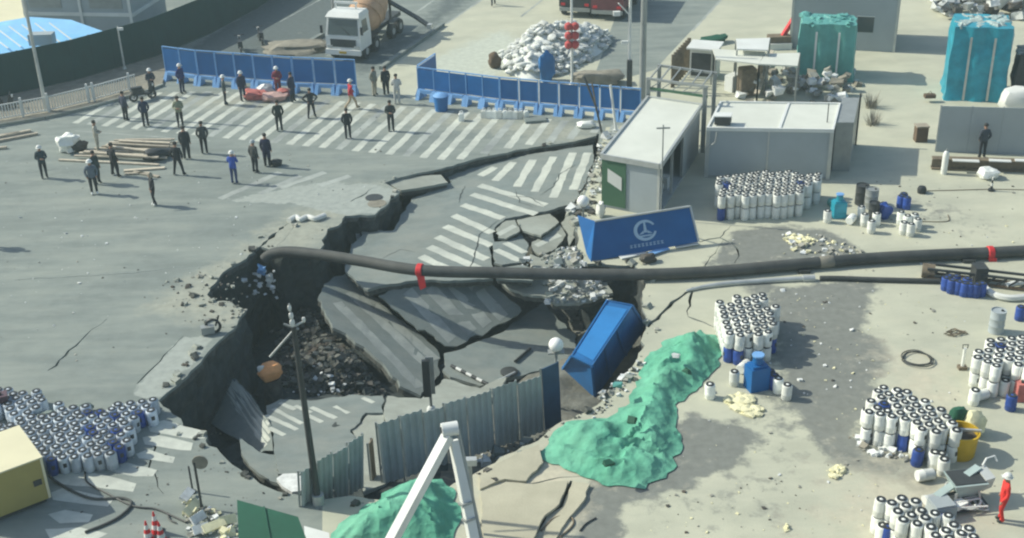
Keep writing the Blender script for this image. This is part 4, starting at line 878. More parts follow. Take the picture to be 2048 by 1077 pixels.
for px_, py_ in ((838, 541), (1977, 506)):
    c, d = near(px_, py_); f = wpart('red_coupling', MB().tube([c - d * .13, c - d * .1, c + d * .1, c + d * .13], [.26, .295, .295, .26], 16), 'red', t)
    mb = MB(); mb.add([c + d * -.15 + Vector((0, -.30, -.1)), c + d * .2 + Vector((0, -.30, -.1)), c + d * .25 + Vector((0, -.36, -.6)), c + d * -.02 + Vector((0, -.38, -.75))], [(0, 1, 2, 3)]); wpart('red_ribbon', mb, 'red', t)
for px_, py_ in ((1660, 523),):
    c, d = near(px_, py_); wpart('joint_band', MB().tube([c - d * .3, c - d * .28, c + d * .28, c + d * .3], [.25, .262, .262, .25], 16), 'mud_heap', t)
for px_, py_ in ((1935, 508), (1600, 529)):
    c, d = near(px_, py_); wpart('support_block', MB().box(c - Z * .2 + Vector((0, -.25, 0)), (.5, .3, .14)), 'dark_metal', t)
c, d = pc[0], (pc[0] - pc[2]).normalized()
single('torn_liner', MB().blob(c + Vector((-.1, -.3, -.35)), (.35, .3, .4), None, 10, 7, .5, seed=2).blob(c + Vector((.2, -.45, -.7)), (.35, .28, .4), None, 10, 7, .5, seed=9, mi=1), ['pale_blue', 'white_plastic'], 'torn blue and white liner hanging at the mouth of the big pipe', 'liner')
mb = MB()
for k_ in range(26): mb.chunk(c + Vector((rnd(-.9, .5), rnd(-.9, -.1), rnd(-1.6, -.4))), rnd(.04, .13), 0)
o = single('slurry_splash', mb, 'rubble_white', 'white slurry lumps falling from the pipe mouth', 'slurry', smooth=False); o['kind'] = 'stuff'
# ---- thinner grey pipe in front of it
sp = catmull([P(1372, 582, .07), P(1420, 572, .08), P(1500, 564, .09), P(1640, 557, .1), P(1760, 560, .1), P(1880, 563, .1)], 6)
t = thing('steel_pipe', 'thinner silver and dark pipe lying just before the big one', 'pipe', P(1640, 557)); k_ = int(len(sp) * .6)
wpart('pale_length', MB().tube(sp[:k_], [.05 + .06 * min(1, i / 8) for i in range(k_)], 10), 'galvanised', t); wpart('dark_length', MB().tube(sp[k_:], .11, 10), 'black_rubber', t)
wpart('collar', MB().tube([sp[k_ - 1] - Vector((.25, 0, 0)), sp[k_ - 1] + Vector((.25, 0, 0))], .15, 12), 'galvanised', t)
# ---- blue billboard
TLb, TRb, BRb, BLb = P(1190, 443, 1.5), P(1380, 413, 1.6), P(1397, 484, .18), P(1182, 524, .0)
t = thing('billboard', 'blue billboard with white ring emblem leaning over the shattered pavement', 'billboard', (BLb + BRb) / 2)
nb = (TRb - TLb).cross(BLb - TLb).normalized(); nb = nb if nb.y < 0 else -nb
wpart('panel', MB().plate([TLb, TRb, BRb, BLb], -nb * .1), 'blue_paint', t, False)
SLt, SLb = P(1155, 432, 1.45), P(1172, 505, .1)
wpart('side_panel', MB().plate([SLt, TLb + nb * -.12, BLb + nb * -.12, SLb], Vector((.02, .06, 0))), 'blue_paint', t, False)
for a, b in ((TLb, TRb), (TRb, BRb)): wpart('frame_edge', MB().beam(a + nb * .02, b + nb * .02, .07, .07), 'galvanised', t)
for u_ in (.15, .5, .85): a = TLb.lerp(TRb, u_) - nb * .12; wpart('back_brace', MB().beam(a, Vector((a.x, a.y + 1.1, -.1)), .06), 'galvanised', t)
u1 = (TRb - TLb).normalized(); v1 = nb.cross(u1); v1 = v1 if v1.z > 0 else -v1
ec = P(1290, 461, .9); ec = TLb + (ec - TLb) - nb * (ec - TLb).dot(nb)
def E2(x, y, o=.012): return ec + u1 * x * .84 + v1 * y * .84 + nb * o
mb = MB(); N_ = 40
for i in range(N_):
    a0, a1 = rad(28) + rad(318) * i / N_, rad(28) + rad(318) * (i + 1) / N_; w0 = .07 + .05 * math.sin(math.pi * i / N_)
    mb.add([E2(math.cos(a) * r_ * 1.15, math.sin(a) * r_) for a, r_ in ((a0, .5 - w0), (a0, .5 + w0 * .4), (a1, .5 + w0 * .4), (a1, .5 - w0))], [(0, 1, 2, 3)])
em = wpart('emblem_ring', mb, 'pale_emblem', t, False)
mb = MB(); mb.add([E2(-.05, .4), E2(.05, .4), E2(.09, -.12), E2(-.09, -.12)], [(0, 1, 2, 3)])
mb.add([E2(-.38, -.2), E2(-.1, .0), E2(-.1, -.16), E2(.38, -.2), E2(.1, .0), E2(.1, -.16)], [(0, 2, 1), (3, 4, 5)]); mb.add([E2(-.36, -.24), E2(.36, -.24), E2(.26, -.32), E2(-.26, -.32)], [(3, 2, 1, 0)])
wpart('emblem_tower', mb, 'pale_emblem', t, False)
mb = MB(); x = -.95; random.seed(21)
for ch in range(9):           # a line of square glyphs, too small in the photograph to be read
    w = .15
    for st_ in range(4):
        if st_ % 2: mb.add([E2(x + w * (.15 + .35 * (st_ // 2)) + q, y) + v1 * -.62 for q, y in ((0, -.08), (.03, -.08), (.03, .08), (0, .08))], [(0, 1, 2, 3)])
        else: yy = .06 - .06 * st_ + rnd(-.01, .01); mb.add([E2(x + q, yy + y) + v1 * -.62 for q, y in ((0, 0), (w, 0), (w, .028), (0, .028))], [(0, 1, 2, 3)])
    x += .21
wpart('lettering', mb, 'pale_emblem', t, False); random.seed(11)
for k_, (a, b, m_) in enumerate((((1240, 516, .05), (1290, 505, .05), 'white_paint'), ((1300, 508, .1), (1335, 496, .1), 'pale_blue'), ((1350, 494, .08), (1395, 486, .1), 'white_paint'))):
    single('torn_sheet', MB().beam(P(*a), P(*b), .3, .05), m_, ['torn white strip under the billboard', 'pale blue torn strip under the middle of the billboard', 'white strip under the right end of the billboard'][k_], 'sheet')
sack('dark bundle wedged under the middle of the billboard', 1295, 524, (.7, .5, .4), 'rubble_dark', .2, cat='bundle', name='bundle')
sack('white plastic scrap at the left end of the billboard top', 1202, 434, (.4, .4, .8), 'white_plastic', .2, cat='scrap', name='plastic_scrap', lump=.4)
# ---- globe lamps
def globe(label, px, py, zt, zb):
    c = P(px, py, zt); b = Vector((c.x, c.y, zb)); t = thing('globe_lamp', label, 'lamp', b, group='white globe lamps')
    part('post', MB().cyl((0, 0, 0), (0, 0, zt - zb - .25), .07, .05), 'grey_metal', t)
    gl = [(.001, -.27)] + [(.27 * math.sin(math.pi * i / 12), -.27 * math.cos(math.pi * i / 12)) for i in range(1, 12)] + [(.001, .27)]
    part('globe', MB().lathe([(r_, z + zt - zb) for r_, z in gl], 20), 'lamp_globe', t); part('plate', MB().box((0, 0, zt - zb - .3), (.6, .3, .05)), 'grey_metal', t)
globe('white globe lamp between the shattered pavement and the green gate house', 1166, 403, 1.5, -.4)
globe('white globe lamp at the end of the long corrugated fence', 1112, 690, 1.0, -2.2)
# ---- tilted blue steel box
c8 = [P(1126, 738, -1.35), P(1190, 797, -1.75), P(1291, 657, -.75), P(1236, 615, -.6), P(1143, 713, .0), P(1184, 733, -.12), P(1264, 612, .62), P(1214, 602, .7)]
t = thing('steel_skip', 'long blue steel box tipped over the right edge of the hole', 'container', c8[0])
mb = MB(); mb.hexa(c8); wpart('body', mb, 'blue_skip', t, False)
top = [c8[4], c8[5], c8[6], c8[7]]; nt_ = (top[1] - top[0]).cross(top[3] - top[0]).normalized(); nt_ = nt_ if nt_.z > 0 else -nt_
for i in range(4): wpart('rim', MB().beam(top[i] + nt_ * .03, top[(i + 1) % 4] + nt_ * .01, .05, .05), 'blue_skip', t)
for i in range(4): wpart('corner_post', MB().beam(c8[i], c8[i + 4], .1), 'blue_skip', t)
for u_ in (.3, .6): a = c8[5].lerp(c8[6], u_); b = c8[1].lerp(c8[2], u_); wpart('rib', MB().beam(a, b, .1, .08), 'blue_skip', t)
wpart('lid_panel', MB().plate([top[0].lerp(top[2], .08) + nt_ * .02, top[1].lerp(top[3], .08) + nt_ * .02, top[2].lerp(top[0], .08) + nt_ * .02, top[3].lerp(top[1], .08) + nt_ * .02], -nt_ * .015), 'lid_blue', t, False)
# ---- corrugated fences across the slumped ground
run_fence('corrugated_fence', 'long grey corrugated fence standing across the slumped pavement', 'fence', [P(766, 968, -1.25), P(940, 914, -1.3), P(1088, 862, -1.35)], 2.35, 7, 'corrugated', corr=True, lean=-.04)
run_fence('corrugated_fence', 'blue panel closing the right end of the corrugated fence', 'fence', [P(1090, 862, -1.36), P(1124, 846, -1.36)], 2.5, 1, 'blue_dull', corr=False, lean=-.05)
run_fence('corrugated_fence', 'short leaning corrugated fence beside the dark lamp post', 'fence', [P(604, 1052, -.75), P(728, 972, -1.15)], 2.15, 4, 'corrugated', corr=True, lean=.10)
run_fence('fence_leaf', 'narrow rusty fence leaf standing in the gap between the two fences', 'fence', [P(746, 962, -1.3), P(753, 950, -1.3)], 1.5, 1, 'rusty_steel', corr=False, rail=False)
# ---- tall dark post, signal board
b = P(642, 1046, -.75); t = thing('lamp_post', 'tall dark street post with small white heads rising from the pit edge', 'post', b)
hh = 7.0; tp = Vector((-.15, .15, hh))
part('pole', MB().tube([(0, 0, 0), tp * .5, tp], [.12, .1, .08], 12), 'dark_metal', t); part('base', MB().lathe([(.3, 0), (.3, .1), (.17, .4)], 12), 'dark_metal', t); part('sleeve', MB().cyl((0, 0, .4), (0, 0, 1.1), .19, n=12), 'galvanised', t)
part('arm', MB().cyl(tp * .985, tp * .985 + Vector((-.75, -.25, -.75)), .035), 'grey_metal', t); part('arm', MB().cyl(tp, tp + Vector((.35, 0, .18)), .03), 'galvanised', t)
for k_, (dx, dz, s_) in enumerate(((-.02, .12, .16), (-.03, .36, .14), (-.05, .62, .12), (.32, .22, .11))): part('light_head', MB().blob(tp + Vector((dx, 0, dz)), (s_, s_, s_ * 1.6), None, 8, 6, .05), 'white_paint', t)
part('finial', MB().cyl(tp, tp + Vector((-.05, 0, .75)), .03), 'grey_metal', t); part('arm', MB().beam(tp + Vector((-.28, 0, .1)), tp + Vector((.15, 0, -.1)), .05), 'grey_metal', t)
b = P(863, 826, -1.9); t = thing('signal_board', 'black upright signal board on a post before the smooth slab', 'signal', b)
part('post', MB().cyl((0, 0, 0), (0, 0, 2.2), .06), 'grey_metal', t); part('housing', MB().box((-.1, -.06, 1.55), (.27, .16, 1.55)), 'black', t); part('back_plate', MB().box((.04, .06, 1.6), (.3, .05, 1.6)), 'grey_metal', t)
part('foot', MB().lathe([(.18, 0), (.16, .22), (.1, .3)], 10), 'white_paint', t)
for a, b, l_ in (((903, 735), (975, 772), 'red and white striped pole lying on the smooth slab'),):
    pl = plane3((880, 740, -2.78), (1100, 640, -2.88), (1000, 770, -2.98)); A, B = PP(*a, pl) + Z * .08, PP(*b, pl) + Z * .08; t = thing('striped_pole', 'black and white striped pole lying on the smooth slab', 'pole', A)
    for k_ in range(7): wpart('band', MB().cyl(A.lerp(B, k_ / 7), A.lerp(B, (k_ + 1) / 7), .07), 'white_paint' if k_ % 2 else 'dark_metal', t)
pl = plane3((880, 740, -2.78), (1100, 640, -2.88), (1000, 770, -2.98))
for a, b, m_, l_ in (((1030, 726), (1060, 700), 'dark_metal', 'dark bar lying on the slab above the corrugated fence'), ((975, 775), (1030, 748), 'galvanised', 'pale pipe lying along the top of the corrugated fence')):
    A, B = PP(*a, pl), PP(*b, pl); single('loose_bar', MB().cyl(A + Z * .06, B + Z * .06, .06), m_, l_, 'bar')
b = PP(1018, 745, pl); single('manhole_cover', MB().lathe([(.36, 0), (.36, .06), (.3, .08)], 16, b), 'dark_metal', 'dark round cover lying on the smooth slab above the fence', 'cover', base=b)
b = P(540, 738, -1.55); b.z = floor_z(b) - .1; hh_ = -1.35 - b.z
t = thing('orange_tank', 'orange tank raised on an added dark base in the pit', 'tank', b); part('base', MB().lathe([(.4, 0), (.36, hh_ - .62)], 12), 'rubble_dark', t); part('body', MB().blob((0, 0, hh_ - .32), (.95, .8, .66), RZ(.3), 12, 8, .12, seed=5), 'orange', t); part('cap', MB().blob((-.32, -.12, hh_ - .12), (.3, .26, .3), None, 8, 6, .2), 'white_paint', t)  # dark base added to raise the orange body into the sun
b = P(748, 396); single('manhole_cover', MB().lathe([(.42, .004), (.42, .03), (.34, .035)], 20, b), 'dark_metal', 'dark manhole cover in the road beside the fissure', 'cover', base=b)
b = P(752, 402); single('manhole_ring', MB().lathe([(.46, .003), (.46, .02)], 20, b + Vector((.08, -.35, 0))), 'mud_heap', 'brown ring mark in front of the manhole cover', 'ring', base=b)
a = P(578, 440); single('hose_bundle', MB().tube(catmull([P(578, 442, .1), P(592, 434, .12), P(600, 440, .1), P(615, 434, .12), P(630, 438, .12), P(650, 431, .1)], 5), .13, 8), 'white_plastic', 'crumpled white hose lying at the head of the thin crack', 'hose')
t = thing('survey_tripod', 'small dark device standing on the left rim of the hole', 'device', P(427, 668)); part('wheel', MB().tube([Vector((.28 * math.cos(i * .4), .1, .3 + .28 * math.sin(i * .4))) for i in range(17)], .06, 6), 'black', t)
part('body', MB().box((-.2, 0, .2), (.5, .3, .3), RZ(.3)), 'grey_metal', t); part('handle', MB().cyl((.1, .1, .3), (.25, .2, .7), .04), 'dark_metal', t)
# roots / cables hanging in the main fissure
mb = MB()
for k_ in range(9):
    a = P(718 + rnd(-6, 8), 462 + rnd(-6, 6), -.9); mb.tube(catmull([a, a + Vector((rnd(-.3, .1), -.5, -.7)), a + Vector((rnd(-.6, 0), -.9, -1.3)), a + Vector((rnd(-.7, .1), -1.3, -1.8))], 4), .035, 5)
single('hanging_cables', mb, 'grey_metal', 'bundle of torn cables hanging from the edge of the sagging slab', 'cables')['kind'] = 'stuff'

# ---- green netting over heaps
def netted(label, px, hmax, n_seed, step=0.11, base=0.0, m='netting', ridge=.22, w=1.1, holes=()):
    poly = jag(W2(px, base), .2, .2, n_seed); bb = bbox(poly); nx_, ny_ = int((bb[1] - bb[0]) / step) + 1, int((bb[3] - bb[2]) / step) + 1
    pts = []; edges = []; k = len(poly)
    for p in poly: pts.append(Vector((p.x, p.y)))
    for i in range(k): edges.append((i, (i + 1) % k))
    for i in range(nx_):
        for j in range(ny_):
            x, y = bb[0] + step * (i + .5 + rnd(-.2, .2)), bb[2] + step * (j + .5 + rnd(-.2, .2))
            if in_poly(x, y, poly) and edge_dist(x, y, poly) > step * .5: pts.append(Vector((x, y)))
    rv, _, rf_ = delaunay_2d_cdt(pts, edges, [], 1, 1e-5)[:3]; vs = []
    th = n_seed * .7; ca_, sa_ = math.cos(th), math.sin(th)
    for v in rv:
        d = edge_dist(v.x, v.y, poly); e = min(1, d / w); e = e * e * (3 - 2 * e); q = Vector((v.x, v.y, n_seed))
        wq = q + Vector((noise.noise(q * .6) * 1.2, noise.noise(q * .6 + Vector((9, 0, 0))) * 1.2, 0))
        u_, v_ = wq.x * ca_ + wq.y * sa_, -wq.x * sa_ + wq.y * ca_
        f1 = 1 - abs(noise.noise(Vector((u_ * .55, v_ * 1.7, n_seed)))) * 2.4; f2 = 1 - abs(noise.noise(Vector((u_ * 2.2, v_ * .9, n_seed + 4)))) * 2.4; f3 = 1 - abs(noise.noise(wq * 3.4)) * 2.2; f4 = noise.noise(q * 9)
        e2 = min(1, d / .5)
        z = base + .04 + hmax * e * (.7 + .6 * noise.noise(q * .5)) + ridge * e2 * (.9 * max(-.4, f1) + .5 * max(-.3, f2) + .12 * max(-.3, f3)) * (.35 + .65 * e)
        vs.append((v.x, v.y, max(base + .02, z)))
    fs = []
    for f in rf_:
        a, b, c = (Vector(vs[i]) for i in f[:3])
        if (b - a).cross(c - a).z < 0: f = list(reversed(f))
        fs.append(f)
    mb = MB(); mb.add(vs, fs); o = single('debris_net', mb, m, label, 'net'); return o, poly
T1 = [(1078, 918), (1102, 874), (1132, 846), (1182, 840), (1226, 832), (1258, 800), (1276, 752), (1300, 706), (1336, 680), (1376, 668), (1432, 672), (1446, 698), (1440, 728), (1396, 778), (1350, 812), (1352, 850), (1362, 885), (1354, 934), (1332, 958), (1272, 978), (1204, 972), (1152, 948), (1102, 930)]
netted('large bright green net thrown over a long heap right of the hole', T1, .5, 3.3, ridge=.2)
T2 = [(640, 1110), (662, 1070), (700, 1034), (762, 1000), (798, 972), (836, 962), (884, 960), (912, 986), (926, 1020), (918, 1050), (896, 1110)]
netted('green net over a heap under the white boom at the bottom edge', T2, .8, 9.1)
for k_, (x, y, z) in enumerate(((1352, 712, .8), (1374, 742, .75), (1264, 840, .9), (1216, 926, .85), (1236, 770, .7))):
    b = P(x, y, z); single('net_weight', MB().chunk(b, .16, 0, .6), ['white_paint', 'dark_green', 'dark_green', 'dark_green', 'teal_pale'][k_], ['white stone holding down the upper end of the green net', 'dark stone on the upper end of the green net', 'dark stone in the middle of the green net', 'dark stone near the lower edge of the green net', 'teal lump on the left flank of the green net'][k_], 'stone', 'stones on the green net', smooth=False)
# ---- white boom arms of a pump, and its base below the picture
AP = P(899, 866, 5.2); LE = P(768, 1110, 3.0); RE = P(949, 1092, 2.2)
t = thing('pump_boom', 'white folding pump boom with two box arms meeting at a hinge', 'boom', Vector((RE.x + .2, RE.y - 2.2, 0)))
d1 = (LE - AP).normalized(); d2 = (RE - AP).normalized()
l1 = wpart('arm', MB().beam(AP + d1 * .1, LE + d1 * 2, .25, .28), 'white_paint', t); l2 = wpart('arm', MB().beam(AP + d2 * .25 + Vector((.06, .12, -.05)), RE + d2 * .4, .26, .26), 'white_paint', t)
wpart('hinge', MB().cyl(AP + Vector((-.2, -.05, .12)), AP + Vector((.22, .05, .12)), .19, n=14), 'white_paint', t); wpart('hinge_pin', MB().cyl(AP + Vector((-.23, -.06, .13)), AP + Vector((.25, .06, .13)), .08, n=10), 'black', t)
for u_ in (.62, .76): c = AP.lerp(RE, u_); wpart('clamp', MB().beam(c - d2 * .03, c + d2 * .03, .3, .3), 'grey_metal', t)
wpart('foot', MB().beam(RE + d2 * .2, RE + d2 * .9, .36, .36), 'blue_skip', t)
wpart('delivery_pipe', MB().tube([AP + Vector((.22, .1, .05)), AP.lerp(RE, .5) + Vector((.22, .05, 0)), RE + Vector((.22, .05, 0))], .05, 8), 'grey_metal', t)
bp = Vector((RE.x + .2, RE.y - 2.2, 0)); wpart('pedestal', MB().cyl(bp, bp + Z * 1.6, .5, .35), 'grey_metal', t); wpart('lower_arm', MB().beam(bp + Z * 1.6, RE + d2 * .7, .3), 'white_paint', t); wpart('cradle', MB().beam(LE + d1 * 1.8, Vector(((LE + d1 * 1.8).x, (LE + d1 * 1.8).y, 0)), .3), 'white_paint', t)
# tap-like post right of the boom
b = P(950, 1075, 0); t = thing('hydrant_post', 'grey pipe post with T head right of the white boom', 'post', b); part('pipe', MB().cyl((0, 0, 0), (-.05, 0, 2.7), .06), 'grey_metal', t); part('head', MB().box((-.05, 0, 2.75), (.42, .2, .2)), 'galvanised', t)
# ---- dark green hut and white panel at the bottom edge
q = [P(474, 1000, 2.2), P(596, 1034, 2.2), P(640, 1150, 2.2), P(480, 1150, 2.2)]; b = Vector((q[0].x, q[0].y, 0)); t = thing('green_hut', 'dark green sheet roofed hut at the bottom edge', 'hut', b)
wpart('roof', MB().plate(q, (0, 0, -.12)), 'dark_green', t, False); wpart('wall', MB().plate([p + Z * -.121 + (sum(q, Vector()) / 4 - p) * .03 for p in q], (0, 0, -2.05)), 'green_panel', t, False)
wpart('roof_seam', MB().beam(q[0].lerp(q[1], .45) + Z * .02, q[3].lerp(q[2], .45) + Z * .02, .05, .04), 'dark_green', t)
q = [P(608, 1052, 1.0), P(658, 1066, 1.0), P(664, 1120, 1.0), P(612, 1120, 1.0)]; t = thing('white_cabinet', 'white topped cabinet beside the dark green hut', 'cabinet', Vector((q[0].x, q[0].y, 0))); wpart('top', MB().plate(q, (0, 0, -.08)), 'white_paint', t, False); wpart('body', MB().plate([p - Z * .081 for p in q], (0, 0, -.9)), 'grey_paint', t, False)
# ---- cream topped box at the lower left
HB_ = 1.75
t = thing('box_trailer', 'cream topped olive box trailer at the lower left edge', 'trailer')
fl, fr2 = P(-75, 972, HB_), P(82, 914, HB_); ax = (fr2 - fl); ax.z = 0; Lx = ax.length; ax = ax.normalized(); ay = Vector((-ax.y, ax.x, 0)); wdp = 2.2
o0 = Vector((fl.x, fl.y, 0)); t.location = o0
part('body', kbox(MB(), 0, Lx, 0, wdp, .2, HB_ - .05), 'olive_yellow', t); part('roof', kbox(MB(), -.03, Lx + .03, -.03, wdp + .03, HB_ - .048, HB_), 'cream', t); part('chassis', kbox(MB(), .1, Lx - .1, .15, wdp - .15, .02, .198), 'dark_metal', t)
for x in (Lx - .9, Lx - 2.2):
    for y in (.16, wdp - .4): w_ = part('wheel', MB().cyl(K(x, y, .24), K(x, y + .22, .24), .24, n=18), 'black', t); part('hub', MB().cyl(K(x, y - .01, .24), K(x, y + .23, .24), .1, n=12), 'grey_metal', w_)
part('vent', kbox(MB(), Lx - .4, Lx - .15, -.03, -.002, .8, 1.0), 'dark_metal', t); part('corner_post', kbox(MB(), Lx - .06, Lx + .02, -.02, .06, .21, HB_ - .05), 'cream', t)
# ---- things around it
t = thing('round_mirror', 'thin post with round plate at the lower left crosswalk', 'post', P(404, 1018)); part('post', MB().cyl((0, 0, 0), (0, 0, 1.75), .04), 'dark_metal', t); part('plate', MB().cyl((.18, -.02, 1.75), (.18, .02, 1.75), .24, n=18), 'mud_heap', t)
t = thing('thin_post', 'plain thin post left of the round plate', 'post', P(386, 985)); part('rod', MB().cyl((0, 0, 0), (0, 0, 1.0), .03), 'dark_metal', t); part('foot', MB().lathe([(.12, 0), (.1, .06)], 8), 'dark_metal', t)
for k_, (x, y, h_) in enumerate(((298, 1082, .7), (314, 1066, .75), (324, 1084, .7))):
    t = thing('traffic_cone', ['left red and white traffic cone at the bottom edge', 'rearmost red and white traffic cone at the bottom edge', 'right red and white traffic cone at the bottom edge'][k_], 'cone', P(x, y), group='traffic cones'); part('base', MB().box((0, 0, .02), (.38, .38, .04)), 'black', t)
    for j in range(5): r0, r1 = .16 - .028 * j, .16 - .028 * (j + 1); part('band', MB().lathe([(r0, .04 + h_ * j / 5), (r1, .04 + h_ * (j + 1) / 5)], 12), 'white_paint' if j % 2 else 'red', t)
WS = [(376, 1000, .55, 1.3), (386, 1026, .7, 1.2), (398, 1046, .5, .9), (430, 1062, .7, .6), (404, 1068, .5, .5), (458, 1050, .5, .4)]
for k_, (x, y, L_, rz) in enumerate(WS):
    b = P(x, y); single('insulation_board', MB().box(b + Z * .2, (L_, .28, .09), RZ(rz) @ Matrix.Rotation(.5 + .2 * (k_ % 3), 3, 'X')), 'foam' if k_ % 2 else 'rubble_white', ['topmost broken pale board of the heap beside the traffic cones', 'long cream board leaning in the heap beside the traffic cones', 'short white board in the heap beside the traffic cones', 'widest cream board at the bottom edge left of the green hut', 'pale board nearest the traffic cones', 'small cream board against the green hut'][k_], 'board', 'broken boards')
scatter('rubble', [(365, 985), (400, 1000), (470, 1050), (475, 1080), (380, 1080)], 90, .04, .2, ['rubble_white', 'foam', 'rubble'], 'crumbled pale board pieces at the bottom edge', up=.3)
def cable(label, pts, r, m, name='cable', k=6, cat='cable'): return single(name, MB().tube(catmull([P(*p) for p in pts], k), r, 7), m, label, cat)
cable('black hose looping from the cream trailer over the crosswalk', [(98, 952, .3), (110, 962, .06), (150, 985, .05), (190, 998, .05), (240, 996, .05), (262, 1004, .05), (255, 1020, .05), (225, 1042, .05), (170, 1065, .05)], .045, 'black_rubber', 'hose', cat='hose')
cable('thin black cable crossing the lower crosswalk towards the cones', [(170, 945, .05), (175, 965, .04), (210, 985, .04), (265, 1012, .04), (310, 1018, .04), (340, 1030, .04), (372, 1045, .04)], .03, 'black')
cable('short cable branch near the pale boards', [(335, 1026, .04), (340, 1040, .04), (352, 1046, .04)], .025, 'black')
cable('thin cable curling on the mud at the bottom edge', [(1082, 1062, .03), (1110, 1036, .03), (1140, 1034, .03), (1146, 1050, .03), (1120, 1075, .03)], .03, 'rusty_steel')
cable('loose wire ending on the mud below the green net', [(1160, 1062, .03), (1172, 1048, .03), (1192, 1036, .03)], .025, 'black')
cable('wire running from the bucket across the pale yard', [(1848, 382, .02), (1900, 381, .02), (1980, 379, .02), (2050, 380, .02)], .02, 'rusty_steel')
cable('bent rod on the yard right of the small drum group', [(1830, 442, .02), (1870, 444, .02), (1897, 442, .02), (1896, 430, .02)], .02, 'rusty_steel')
# ================================================================ DRUMS
DR, DH = 0.186, 0.61
body_mb = MB().lathe([(DR * .9, 0), (DR, .03), (DR, .2), (DR * 1.03, .215), (DR, .23), (DR, .51), (DR * .97, .545), (DR * .88, .568), (DR * .6, .575)], 14)
lid_mb = MB()
for r0, z0, r1, z1 in ((DR * .78, .56, DR * .78, .60), (DR * .78, .60, DR * .38, .60), (DR * .38, .60, DR * .36, .58)):
    vs = []; n = 14
    for r_, z in ((r0, z0), (r1, z1)):
        for k in range(n): a = 2 * math.pi * k / n; vs.append((r_ * math.cos(a), r_ * math.sin(a), z))
    lid_mb.add(vs, [(k, (k + 1) % n, n + (k + 1) % n, n + k) for k in range(n)])
cap_mb = MB().lathe([(DR * .3, .577), (DR * .3, .592), (DR * .12, .604)], 10)
lab_mb = MB()
vs = []
for k in range(5):
    a = -1.2 + .16 * k
    for z in (.26, .42): vs.append((DR * 1.012 * math.cos(a), DR * 1.012 * math.sin(a), z))
lab_mb.add(vs, [(2 * k, 2 * k + 2, 2 * k + 3, 2 * k + 1) for k in range(4)])
ME_B = {m: body_mb.mesh('drum_body', m) for m in ('white_plastic', 'white_plastic_shade', 'blue_plastic')}
ME_L = lid_mb.mesh('drum_ring', 'black'); ME_C = {m: cap_mb.mesh('drum_cap', m) for m in ('white_plastic', 'blue_plastic', 'white_plastic_shade')}; ME_T = lab_mb.mesh('drum_label', 'dark_metal')
ALL_DRUMS = []      # (distance, location, material, label, group, visible, show label)
def in_pack(px, layers, label, grp, blue=(), white='white_plastic', spacing=.388, ang=.25, cut=None, jitter=.03, seed=1):
    random.seed(seed); poly = W2(px); bb = bbox(poly); c, s_ = math.cos(ang), math.sin(ang); cells = []
    R_ = 14
    cx, cy = (bb[0] + bb[1]) / 2, (bb[2] + bb[3]) / 2
    for i in range(-45, 46):
        for j in range(-45, 46):
            u_, v_ = (i + .5 * (j % 2)) * spacing, j * spacing * .875; x, y = cx + u_ * c - v_ * s_, cy + u_ * s_ + v_ * c
            if in_poly(x, y, poly) and not (cut and any(in_poly(x, y, q) for q in cut)): cells.append((x + rnd(-jitter, jitter), y + rnd(-jitter, jitter)))
    for (x, y) in cells:
        for l in range(layers):
            edge = edge_dist(x, y, poly) < .42
            if layers == 2 and l == 1 and random.random() < .04 and edge: continue
            vis = l == layers - 1 or (edge and (y < cy + .5 or x > cx))
            m = white
            if random.random() < (.07 if l == 0 else .02): m = 'blue_plastic'
            ALL_DRUMS.append(((Vector((x, y, 0)) - CP).length, (x, y, l * DH), m, label, grp, vis, random.random() < .45, rnd(0, 6.28) if random.random() < .2 else rnd(-.5, .5)))
in_pack([(1432, 402), (1470, 392), (1560, 386), (1640, 392), (1634, 408), (1602, 428), (1590, 439), (1500, 441), (1438, 442)], 2, 'white lidded drum in the double stack before the grey site office', 'drums before the site office', seed=3, jitter=.05)
in_pack([(1436, 652), (1470, 640), (1530, 640), (1550, 668), (1550, 700), (1542, 728), (1460, 732), (1448, 700)], 2, 'white lidded drum in the double stack beside the upper end of the green net', 'drums beside the green net', seed=4, ang=.5)
in_pack([(1722, 842), (1755, 832), (1798, 834), (1860, 868), (1916, 908), (1900, 926), (1852, 928), (1800, 910), (1724, 884)], 2, 'white lidded drum in the double stack left of the yellow tub', 'drums left of the yellow tub', seed=5, ang=-.45)
in_pack([(1750, 1062), (1790, 1052), (1850, 1078), (1935, 1122), (1945, 1150), (1900, 1155), (1755, 1090)], 2, 'white lidded drum in the double stack at the bottom right edge', 'drums at the bottom right', seed=6, ang=-.45)
in_pack([(1938, 766), (1962, 740), (2000, 730), (2100, 728), (2100, 800), (1996, 796), (1945, 784)], 2, 'white lidded drum in the double stack at the right edge', 'drums at the right edge', seed=7, ang=.1)
in_pack([(-60, 800), (70, 806), (92, 820), (120, 836), (205, 842), (245, 834), (300, 822), (316, 828), (318, 842), (275, 872), (262, 900), (246, 932), (216, 938), (95, 952), (60, 930), (-60, 905)], 1, 'white lidded drum in the wide single layer beside the cream trailer', 'drums beside the cream trailer', white='white_plastic_shade', seed=8, spacing=.385, ang=.12, jitter=.045,
        cut=[W2([(76, 838), (112, 834), (112, 852), (84, 858)]), W2([(-20, 845), (15, 838), (35, 868), (-20, 880)])])
